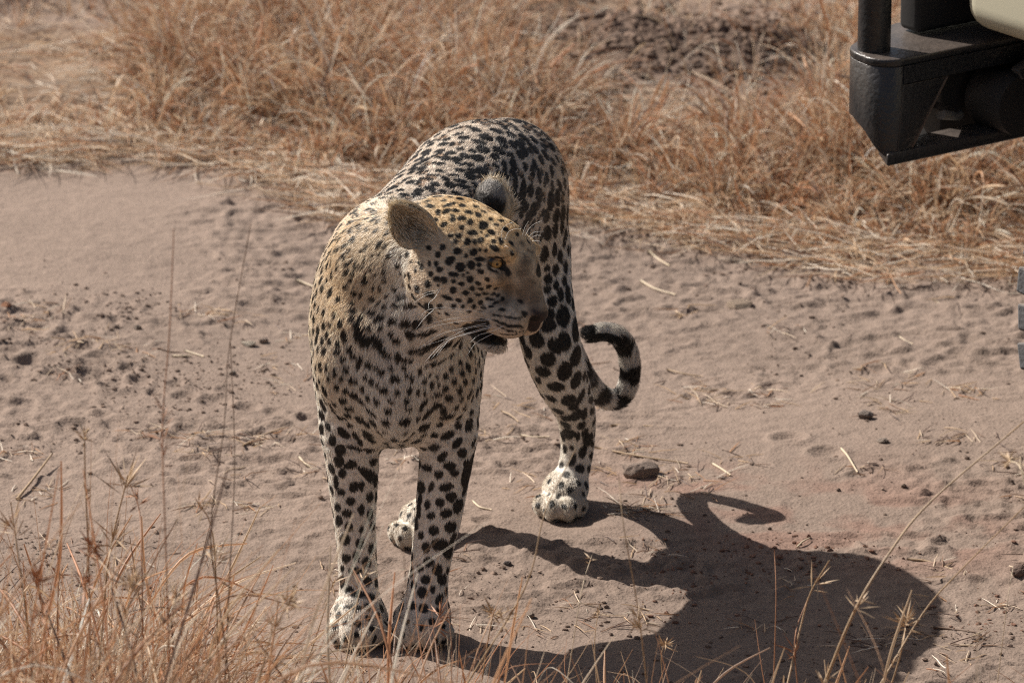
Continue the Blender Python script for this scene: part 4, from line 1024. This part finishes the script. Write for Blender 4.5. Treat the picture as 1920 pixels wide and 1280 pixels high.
tufts('near_field_grass', x, y, 14, .13, .6, [4, 2.5, 5, 3.5, 1.2, 2, .6], rr=(.001, .002))
print('grass', _t.time() - _t0)

# tall single stems with seed heads standing in the near verge
M_STEM = matflat('stem_tan', (.46, .30, .165)); M_HEAD = matflat('seed_head_tan', (.50, .36, .23))
def seed_spikes(stem, pos, dirv, size, n, mat, rr):
    V = []; F = []
    for k in range(n):
        d = nrm(dirv + rr.normal(size=3) * .75); A = nrm(np.cross(d, rr.normal(size=3))); B = np.cross(d, A); L = size * rr.uniform(.5, 1.15); w = .0011 * rr.uniform(.7, 1.4)
        p0 = pos + dirv * rr.uniform(-.4, .4) * size; i = len(V)
        V += [p0, p0 + d * L * .45 + A * w, p0 + d * L * .45 - A * w * .5 + B * w, p0 + d * L * .45 - A * w * .5 - B * w, p0 + d * L]
        F += [(i, i + 2, i + 1), (i, i + 3, i + 2), (i, i + 1, i + 3), (i + 4, i + 1, i + 2), (i + 4, i + 2, i + 3), (i + 4, i + 3, i + 1)]
    return tag(mesh_obj('seed_head', V, F, mat, stem, smooth=False), kind='stuff')
def tall_stem(pix, Y, r, mat, label, heads, seed, group=None):
    """pix: outline of the stem from its foot up; heads: (position along it, size, number of spikes)"""
    rr = np.random.default_rng(seed); pts = []
    n = len(pix)
    for k, (a, b) in enumerate(pix): pts.append(P(a, b, Y + .05 * math.sin(k * 1.3 + seed)))
    pts = np.array(pts); foot = pts[0].copy(); fd = pts[0] - pts[1]
    gzf = float(hz(pts[0][0], pts[0][1])[0])
    if foot[2] > gzf: foot = foot + fd / abs(fd[2]) * (foot[2] - gzf + .01)
    root = foot.copy(); pts = np.vstack([foot, pts]) - root
    st = empty('grass_stem', root.tolist()); tag(st, label, 'grass stem', group)
    strand_mesh('stem', pts, r, r * .45, mat, st, sides=6)
    for (u, sz, ns) in heads:
        f = u * (len(pts) - 1); i = min(int(f), len(pts) - 2); p = pts[i] + (pts[i + 1] - pts[i]) * (f - i); seed_spikes(st, p, nrm(pts[i + 1] - pts[i]), sz, ns, M_HEAD if mat is not M_RED else M_RED, rr)
    return st
for pix, Y, r, mat, lab, heads in [
    ([(318, 1250), (310, 1000), (305, 800), (318, 620), (326, 430)], -1.25, .0013, M_RED, 'tall thin russet stem rising highest at the left, swollen midway', [(.55, .045, 9), (.62, .03, 6)]),
    ([(418, 1180), (395, 1000), (420, 800), (430, 650), (470, 420)], -1.1, .0012, M_DARK, 'tall thin dark stem left of the leopard, leaning right at its top', [(.45, .02, 4)]),
    ([(425, 1200), (432, 1050), (440, 860), (432, 640)], -1.0, .0012, M_DARK, 'dark brown stem close beside a taller thin dark stem on the left', [(.3, .02, 4)]),
    ([(410, 1250), (400, 1010), (372, 940)], -.9, .0016, M_TAN, 'forked brown stem with dry leaves left of the leopard', [(.6, .045, 14), (.95, .04, 12)]),
    ([(170, 1260), (166, 1050), (160, 900), (158, 800)], -1.0, .0017, M_TAN, 'tan stem at the left topped by a small pale flower remnant', [(.95, .028, 14), (.7, .02, 5)]),
    ([(190, 1200), (205, 1040), (240, 890)], -.8, .0020, M_TAN, 'thick bunched tan stem with brown seed heads at the left', [(.95, .05, 22), (.7, .05, 20)]),
    ([(268, 1230), (266, 1050), (262, 960), (245, 910)], -.9, .0015, M_RED, 'russet stem between the bunched stem and the tallest stem', [(.85, .03, 8)]),
    ([(640, 1290), (665, 1150), (680, 1090)], -.7, .0017, M_TAN, 'bent tan stem crossing in front of the left front paw', [(.98, .03, 10)]),
    ([(560, 1290), (600, 1170), (625, 1090)], -.6, .0013, M_TAN, 'slanting tan stem left of the front paws', [(.95, .035, 14)]),
    ([(740, 1330), (790, 1230), (825, 1150)], -.6, .0014, M_RED, 'russet seed head in front of the right front paw', [(.95, .035, 18)]),
    ([(870, 1290), (985, 1100), (1022, 960), (1080, 840)], -.9, .0014, M_TAN, 'long slanting stem right of the front legs crossing the hind leg shadow', [(.42, .03, 12)]),
    ([(1215, 1300), (1196, 1140), (1170, 990), (1160, 890)], -1.0, .0012, M_TAN, 'upright stem below the hind paw with a tufted seed head', [(.45, .032, 22)]),
    ([(1060, 1300), (1090, 1110), (1110, 1040)], -.7, .0009, M_PALE, 'fine pale stem beside the shadow of the hind leg', [(.95, .014, 6)]),
    ([(900, 1300), (915, 1200), (925, 1150)], -.6, .0013, M_TAN, 'short stem with a spiky seed head right of the front paws', [(.97, .034, 26)]),
    ([(1530, 1320), (1600, 1150), (1665, 1040), (1745, 940), (1920, 790)], -.9, .0024, M_TAN, 'thick tan stem slanting up to the right edge over the shadow', [(.42, .03, 14), (.25, .03, 10)]),
    ([(1640, 1300), (1730, 1150), (1800, 1070), (1920, 950)], -.8, .0016, M_TAN, 'slender tan stem slanting right beside a thicker stem', [(.35, .02, 6)]),
    ([(1450, 1300), (1455, 1120), (1452, 1030)], -.6, .0011, M_RED, 'thin russet upright stem in front of the shadow', []),
    ([(1470, 1310), (1500, 1180), (1520, 1110), (1555, 1050)], -.7, .0017, M_TAN, 'forked tan stem with curled leaves in the middle of the shadow', [(.8, .045, 9)]),
    ([(1500, 1330), (1490, 1200), (1515, 1120)], -.65, .0013, M_RED, 'dark russet stem behind the forked tan stem', [(.6, .03, 8)]),
    ([(1660, 1320), (1690, 1220), (1700, 1160)], -.75, .0015, M_TAN, 'short stem with a frizzy pale seed head at the right end of the shadow', [(.95, .04, 34)]),
    ([(1870, 1280), (1890, 1120), (1900, 1060)], -.7, .0008, M_PALE, 'fine upright stem near the right edge of the photo', []),
    ([(1940, 980), (1915, 880), (1890, 862)], -1.1, .0012, M_PALE, 'white fluffy seed head at the right edge', [(.95, .022, 26)]),
    ([(140, 1290), (150, 1160), (172, 1020)], -1.15, .0013, M_RED, 'blurred russet seed head in front of the bunched tan stem', [(.97, .035, 24), (.8, .03, 12)]),
    ([(90, 1300), (85, 1190), (70, 1080)], -1.3, .0013, M_RED, 'blurred russet seed head low at the far left', [(.97, .035, 24), (.8, .03, 12)]),
    ([(300, 1300), (318, 1180), (330, 1120)], -1.2, .0013, M_TAN, 'tan feathery seed head right of the tallest russet stem', [(.97, .035, 24), (.75, .03, 12)]),
    ([(480, 1300), (505, 1200), (540, 1130)], -1.2, .0013, M_TAN, 'tan feathery seed head in the gap left of the front paws', [(.97, .035, 26), (.75, .03, 12)]),
    ([(220, 1300), (232, 1190), (250, 1090)], -1.3, .0012, M_TAN, 'tan feathery seed head below the thick bunched stem', [(.97, .04, 26), (.75, .03, 12)]),
    ([(60, 1270), (45, 1120), (20, 940)], -.9, .0017, M_TAN, 'tan stem at the far left edge rising above the near grass', [(.9, .035, 12)]),
    ([(110, 1270), (108, 1150), (112, 1050)], -.7, .0018, M_RED, 'short russet stem just right of the far left stem', [(.9, .03, 10)]),
    ([(1120, 1300), (1115, 1200), (1125, 1130)], -.5, .0010, M_PALE, 'short fine stem below the upright tufted stem', [(.9, .015, 6)]),
    ([(1245, 1300), (1240, 1230), (1250, 1200)], -.5, .0012, M_TAN, 'low stem with a round seed head in the lower shadow', [(.9, .025, 22)])]:
    tall_stem(pix, Y, r, mat, lab, heads, int(pix[0][0]))
print('stems', _t.time() - _t0)
# ------------------------------------------------------------------ safari vehicle, only its front left corner reaches into the view
def worn(name, col, rough, dust=.35, bump=.0006, metallic=0.0):
    m, t_, b_ = new_mat(name); tc_ = t_.nodes.new('ShaderNodeTexCoord')
    nn = t_.nodes.new('ShaderNodeTexNoise'); nn.inputs['Scale'].default_value = 14; nn.inputs['Detail'].default_value = 8; nn.inputs['Roughness'].default_value = .7
    n2 = t_.nodes.new('ShaderNodeTexNoise'); n2.inputs['Scale'].default_value = 110; n2.inputs['Detail'].default_value = 6
    for k in (nn, n2): t_.links.new(tc_.outputs['Object'], k.inputs['Vector'])
    ge = t_.nodes.new('ShaderNodeNewGeometry'); sx = t_.nodes.new('ShaderNodeSeparateXYZ'); t_.links.new(ge.outputs['Normal'], sx.inputs[0])
    cl = t_.nodes.new('ShaderNodeClamp'); t_.links.new(sx.outputs['Z'], cl.inputs[0])
    ad = t_.nodes.new('ShaderNodeMath'); ad.operation = 'MULTIPLY_ADD'; t_.links.new(cl.outputs[0], ad.inputs[0]); ad.inputs[1].default_value = .55; ad.inputs[2].default_value = .02
    mu = t_.nodes.new('ShaderNodeMath'); mu.operation = 'MULTIPLY'; t_.links.new(ad.outputs[0], mu.inputs[0]); t_.links.new(nn.outputs['Fac'], mu.inputs[1])
    m2 = t_.nodes.new('ShaderNodeMath'); m2.operation = 'MULTIPLY'; t_.links.new(mu.outputs[0], m2.inputs[0]); m2.inputs[1].default_value = dust * 2.2
    mx = t_.nodes.new('ShaderNodeMixRGB'); mx.inputs[1].default_value = (*col, 1); mx.inputs[2].default_value = (.26, .20, .16, 1); t_.links.new(m2.outputs[0], mx.inputs[0])
    t_.links.new(mx.outputs[0], b_.inputs['Base Color'])
    rg_ = t_.nodes.new('ShaderNodeMapRange'); rg_.inputs[3].default_value = rough; rg_.inputs[4].default_value = min(1, rough + .4); t_.links.new(nn.outputs['Fac'], rg_.inputs[0]); t_.links.new(rg_.outputs[0], b_.inputs['Roughness'])
    bb = t_.nodes.new('ShaderNodeBump'); bb.inputs['Distance'].default_value = bump; bb.inputs['Strength'].default_value = .6; t_.links.new(n2.outputs['Fac'], bb.inputs['Height']); t_.links.new(bb.outputs[0], b_.inputs['Normal'])
    b_.inputs['Metallic'].default_value = metallic
    return m
M_BLK = worn('bumper_black_paint', (.0075, .010, .0135), .14, .42, .003)
M_CREAM = worn('body_cream_paint', (.47, .44, .33), .30, .15, .0001)
M_RUB = worn('tyre_rubber', (.105, .107, .112), .6, .9, .003)
M_DARKM = worn('chassis_dark_metal', (.010, .010, .011), .55, .25)
M_STEEL = worn('rim_steel', (.25, .25, .24), .45, .4, metallic=.6)
E0 = P(1637, 302, .62)
RV = nrm([.81, .58, 0]); FV = nrm([-.58, .81, 0]); ZV = np.array([0, 0, 1.0])
veh = empty('safari_vehicle', (float(E0[0] + .9 * RV[0] - 1.0 * FV[0]), float(E0[1] + .9 * RV[1] - 1.0 * FV[1]), 0))
tag(veh, 'dark bumper and front wheel of a cream safari vehicle at the right edge', 'vehicle')
VO = np.array(veh.location)
def L(r, f, z):
    """vehicle frame: r to its right along the bumper, f forward, z above ground"""
    return np.array([E0[0], E0[1], 0]) + RV * r + FV * f + ZV * z - VO
import bmesh
def solid(name, pts, faces, mat, bevel=.004, seg=3, parent=None, smooth=True):
    me = bpy.data.meshes.new(name); bm = bmesh.new(); vs = [bm.verts.new(p) for p in pts]
    for f in faces: bm.faces.new([vs[i] for i in f])
    bmesh.ops.recalc_face_normals(bm, faces=bm.faces)
    if bevel > 0: bmesh.ops.bevel(bm, geom=list(bm.edges), offset=bevel, segments=seg, affect='EDGES', profile=.5, clamp_overlap=True)
    bm.to_mesh(me); bm.free()
    for p in me.polygons: p.use_smooth = smooth
    me.materials.append(mat); o = bpy.data.objects.new(name, me)
    me.set_sharp_from_angle(angle=math.radians(50)) if smooth else None
    return link(o, parent or veh)
def prism(name, poly, z0, z1, mat, **k):
    """poly in (r, f), extruded from z0 to z1 (numbers or one value per corner)"""
    n = len(poly); Z0 = z0 if hasattr(z0, '__len__') else [z0] * n; Z1 = z1 if hasattr(z1, '__len__') else [z1] * n
    pts = [L(r, f, Z0[i]) for i, (r, f) in enumerate(poly)] + [L(r, f, Z1[i]) for i, (r, f) in enumerate(poly)]
    F = [tuple(range(n))[::-1], tuple(range(n, 2 * n))] + [(i, (i + 1) % n, (i + 1) % n + n, i + n) for i in range(n)]
    return solid(name, pts, F, mat, **k)
def box(name, r0, r1, f0, f1, z0, z1, mat, **k): return prism(name, [(r0, f0), (r1, f0), (r1, f1), (r0, f1)], z0, z1, mat, **k)
ZB, ZT_ = float(E0[2]), float(P(1675, 118, .60)[2])
H_ = ZT_ - ZB
# top plate with a folded lip, front plate, end cap, lower rail, gusset
def arc(cr, cf, rr_, a0, a1, n): return [(cr + rr_ * math.cos(math.radians(a0 + (a1 - a0) * i / n)), cf + rr_ * math.sin(math.radians(a0 + (a1 - a0) * i / n))) for i in range(n + 1)]
outer = arc(.040, .018, .044, 268, 180, 8) + arc(.058, .040, .060, 172, 112, 6)
prism('bumper_plate', outer + [(.16, .150), (1.70, .150), (1.70, -.028)], ZT_ - .012, ZT_ + .001, M_BLK, bevel=.0035)
box('bumper_lip', .0365, 1.70, -.0275, -.0175, ZT_ - .040, ZT_ - .0118, M_BLK, bevel=.0)
prism('bumper_face', [(.14, .134), (.204, .134), (.204, .146), (.14, .146)], ZB + .045, ZT_ - .0135, M_BLK, bevel=.002)
prism('bumper_face', [(.205, .136), (1.70, .136), (1.70, .148), (.205, .148)], ZB - .03, ZT_ - .0135, M_BLK, bevel=.003)
oe = [(r_ + .001, f_) for r_, f_ in outer] + [(.105, .121)]
inn_ = [(.036 + (r_ - .036) * .84 + .004, .030 + (f_ - .030) * .86) for r_, f_ in oe][:-1] + [(.104, .110)]
zlow = [ZB + .060 * float(sstep(-.030, .040, np.array(f_))) * (1 if r_ < .1 else .5) for r_, f_ in oe]
prism('bumper_end', oe + inn_[::-1], zlow + zlow[::-1], ZT_ - .0118, M_BLK, bevel=.0015, seg=1)
prism('bumper_rail', [(.006, -.028), (1.70, -.028), (1.70, .050), (.036, .030)], ZB - .004, ZB + .016, M_BLK, bevel=.003)
pts = [L(.036, -.026, ZT_ - .042), L(.125, -.026, ZT_ - .042), L(.028, -.026, ZB + .018), L(.055, -.026, ZB + .018)]
pts += [p + FV * .008 for p in pts]
solid('bumper_gusset', pts, [(0, 1, 3, 2), (4, 6, 7, 5), (0, 4, 5, 1), (1, 5, 7, 3), (3, 7, 6, 2), (2, 6, 4, 0)], M_BLK, bevel=.002)
M_EDGE = worn('gusset_bounce_brown', (.085, .060, .046), .55, .3)  # dusty brown with the warm bounce light on this edge painted in
pts = [L(.126, -.026, ZT_ - .042), L(.0565, -.026, ZB + .018), L(.0565, .044, ZB + .018), L(.126, .044, ZT_ - .042)]; pts += [p + RV * .005 for p in pts]
solid('gusset_flange', pts, [(0, 1, 2, 3), (7, 6, 5, 4), (0, 4, 5, 1), (1, 5, 6, 2), (2, 6, 7, 3), (3, 7, 4, 0)], M_EDGE, bevel=.001, seg=1)
def tube_mesh(name, a, b, r, mat, n=28, r2=None, parent=None):
    a, b = np.asarray(a), np.asarray(b); T = nrm(b - a); A = nrm(np.cross(T, [.3, .2, .9])); B = np.cross(T, A); V = []; r2 = r if r2 is None else r2
    for p, q in ((a, r), (b, r2)):
        for k in range(n): V.append(p + (A * math.cos(2 * math.pi * k / n) + B * math.sin(2 * math.pi * k / n)) * q)
    F = [(k, (k + 1) % n, (k + 1) % n + n, k + n) for k in range(n)] + [tuple(range(n))[::-1], tuple(range(n, 2 * n))]
    o = mesh_obj(name, V, F, mat, parent or veh); o.data.set_sharp_from_angle(angle=math.radians(50)); return o
tube_mesh('bumper_post', L(.034, .045, ZT_ + .0015), L(.034, .045, ZT_ + .62), .0262, M_BLK)
tube_mesh('bumper_post', L(1.50, .045, ZT_ + .0015), L(1.50, .045, ZT_ + .62), .0262, M_BLK)
tube_mesh('bumper_bar', L(.06, .045, ZT_ + .45), L(1.475, .045, ZT_ + .45), .022, M_BLK)
# grille and underside
box('grille', .140, 1.40, .065, .115, ZT_ + .004, ZT_ + .42, M_DARKM, bevel=.01)
box('chassis_rail', .30, .38, -1.6, .130, ZB + .02, ZB + .11, M_DARKM, bevel=.006)
box('chassis_rail', 1.25, 1.33, -1.6, .130, ZB + .02, ZB + .11, M_DARKM, bevel=.006)
box('dark_backing', .185, 1.45, .055, .110, ZB - .022, ZT_ - .014, M_DARKM, bevel=.004)  # added dark panel, stands in for the black shade inside the bumper
tube_mesh('axle', L(.12, -.55, .39), L(1.55, -.55, .39), .05, M_DARKM)
tube_mesh('tow_hook', L(.135, -.002, ZB + .055), L(.20, .030, ZB + .035), .009, M_STEEL, n=14)
tube_mesh('hose', L(.115, -.01, ZB + .075), L(.185, .02, ZB + .045), .006, M_DARKM, n=12)
tube_mesh('shock_mount', L(.262, -.055, ZB + .060), L(.262, .03, ZB + .060), .050, M_DARKM, n=30)
pts = [L(.235, -.07, ZB + .125), L(.31, -.07, ZB + .155), L(.31, -.07, ZB + .105), L(.245, -.07, ZB + .108)]; pts += [p + FV * .02 for p in pts]
solid('mount_bracket', pts, [(0, 1, 2, 3), (7, 6, 5, 4), (0, 4, 5, 1), (1, 5, 6, 2), (2, 6, 7, 3), (3, 7, 4, 0)], M_BLK, bevel=.004)
# cream front wing and body
def wing():
    o = box('front_wing', .175, .60, -.62, .010, ZT_ + .022, ZT_ + .36, M_CREAM, bevel=.045, seg=8)
    return o
wing()
box('front_wing', 1.10, 1.50, -.62, -.015, ZT_ + .018, ZT_ + .36, M_CREAM, bevel=.035, seg=6)
box('bonnet', .605, 1.095, -1.10, -.02, ZT_ + .10, ZT_ + .40, M_CREAM, bevel=.03, seg=4)
box('body', .06, 1.60, -3.4, -1.12, ZT_ - .05, ZT_ + .55, M_CREAM, bevel=.05, seg=4)
# front left wheel
WC = P(2348, 650, .18); WC[2] = .395
wr, wf = (WC - np.array([E0[0], E0[1], 0])) @ RV, (WC - np.array([E0[0], E0[1], 0])) @ FV
def wheel(rc, fc, mirror=1):
    c = L(rc, fc, .40)
    def Wp(a, rad, w): return c + (FV * math.cos(a) + ZV * math.sin(a)) * rad + RV * w * mirror
    prof = [(.21, -.105), (.235, -.118), (.29, -.128), (.34, -.124), (.368, -.119), (.374, -.10), (.375, .0), (.374, .10), (.368, .119), (.34, .124), (.29, .128), (.235, .118), (.21, .105)]
    n = 72; V = []; F = []; k = len(prof)
    for i in range(n):
        for (rad, w) in prof: V.append(Wp(2 * math.pi * i / n, rad, w))
    for i in range(n):
        j = (i + 1) % n
        for q in range(k): F.append((i * k + q, i * k + (q + 1) % k, j * k + (q + 1) % k, j * k + q))
    ty = mesh_obj('tyre', V, F, M_RUB, veh)
    def block(a0, a1, w0, w1, r0, r1, skew):
        V = []
        for a, w, rr_ in ((a0, w0, r0), (a1, w0, r0), (a1 + skew, w1, r0), (a0 + skew, w1, r0), (a0 + .008, w0 + .002, r1), (a1 - .008, w0 + .002, r1), (a1 + skew - .008, w1 - .002, r1), (a0 + skew + .008, w1 - .002, r1)):
            V.append(Wp(a, rr_, w))
        return V, [(0, 1, 2, 3), (7, 6, 5, 4), (0, 4, 5, 1), (1, 5, 6, 2), (2, 6, 7, 3), (3, 7, 4, 0)]
    nb = 40
    for i in range(nb):
        a = 2 * math.pi * i / nb; d = 2 * math.pi / nb
        big = (i % 2 == 0)
        for s_ in (-1, 1):
            Vb, Fb = block(a, a + d * .80, .070 * s_, (.125 if big else .121) * s_, .362, .3985, .03)
            tag(solid('tread_block', Vb, Fb, M_RUB, bevel=.004, seg=2, parent=ty, smooth=False))
    Vc, Fc = [], []
    for i in range(nb):
        for w0, sk in ((-.058, .05), (-.012, -.04), (.034, .05)):
            a = 2 * math.pi * (i + (.5 if w0 == -.012 else 0)) / nb; Vb, Fb = block(a, a + .10, w0, w0 + .036, .366, .398, sk); o_ = len(Vc); Vc += list(Vb); Fc += [tuple(o_ + q for q in f) for f in Fb]
    tag(mesh_obj('centre_tread', Vc, Fc, M_RUB, ty, smooth=False), kind='stuff')
    V = []; F = []; prof = [(.0, -.05), (.07, -.055), (.075, -.035), (.15, -.03), (.18, -.07), (.208, -.10), (.208, .10), (.0, .10)]; k = len(prof); n = 48
    for i in range(n):
        for (rad, w) in prof: V.append(Wp(2 * math.pi * i / n, rad, w))
    for i in range(n):
        j = (i + 1) % n
        for q in range(k - 1): F.append((i * k + q, i * k + q + 1, j * k + q + 1, j * k + q))
    mesh_obj('rim', V, F, M_STEEL, veh)
wheel(wr, wf)
wheel(wr + 1.38, wf, -1)
print('vehicle', _t.time() - _t0)
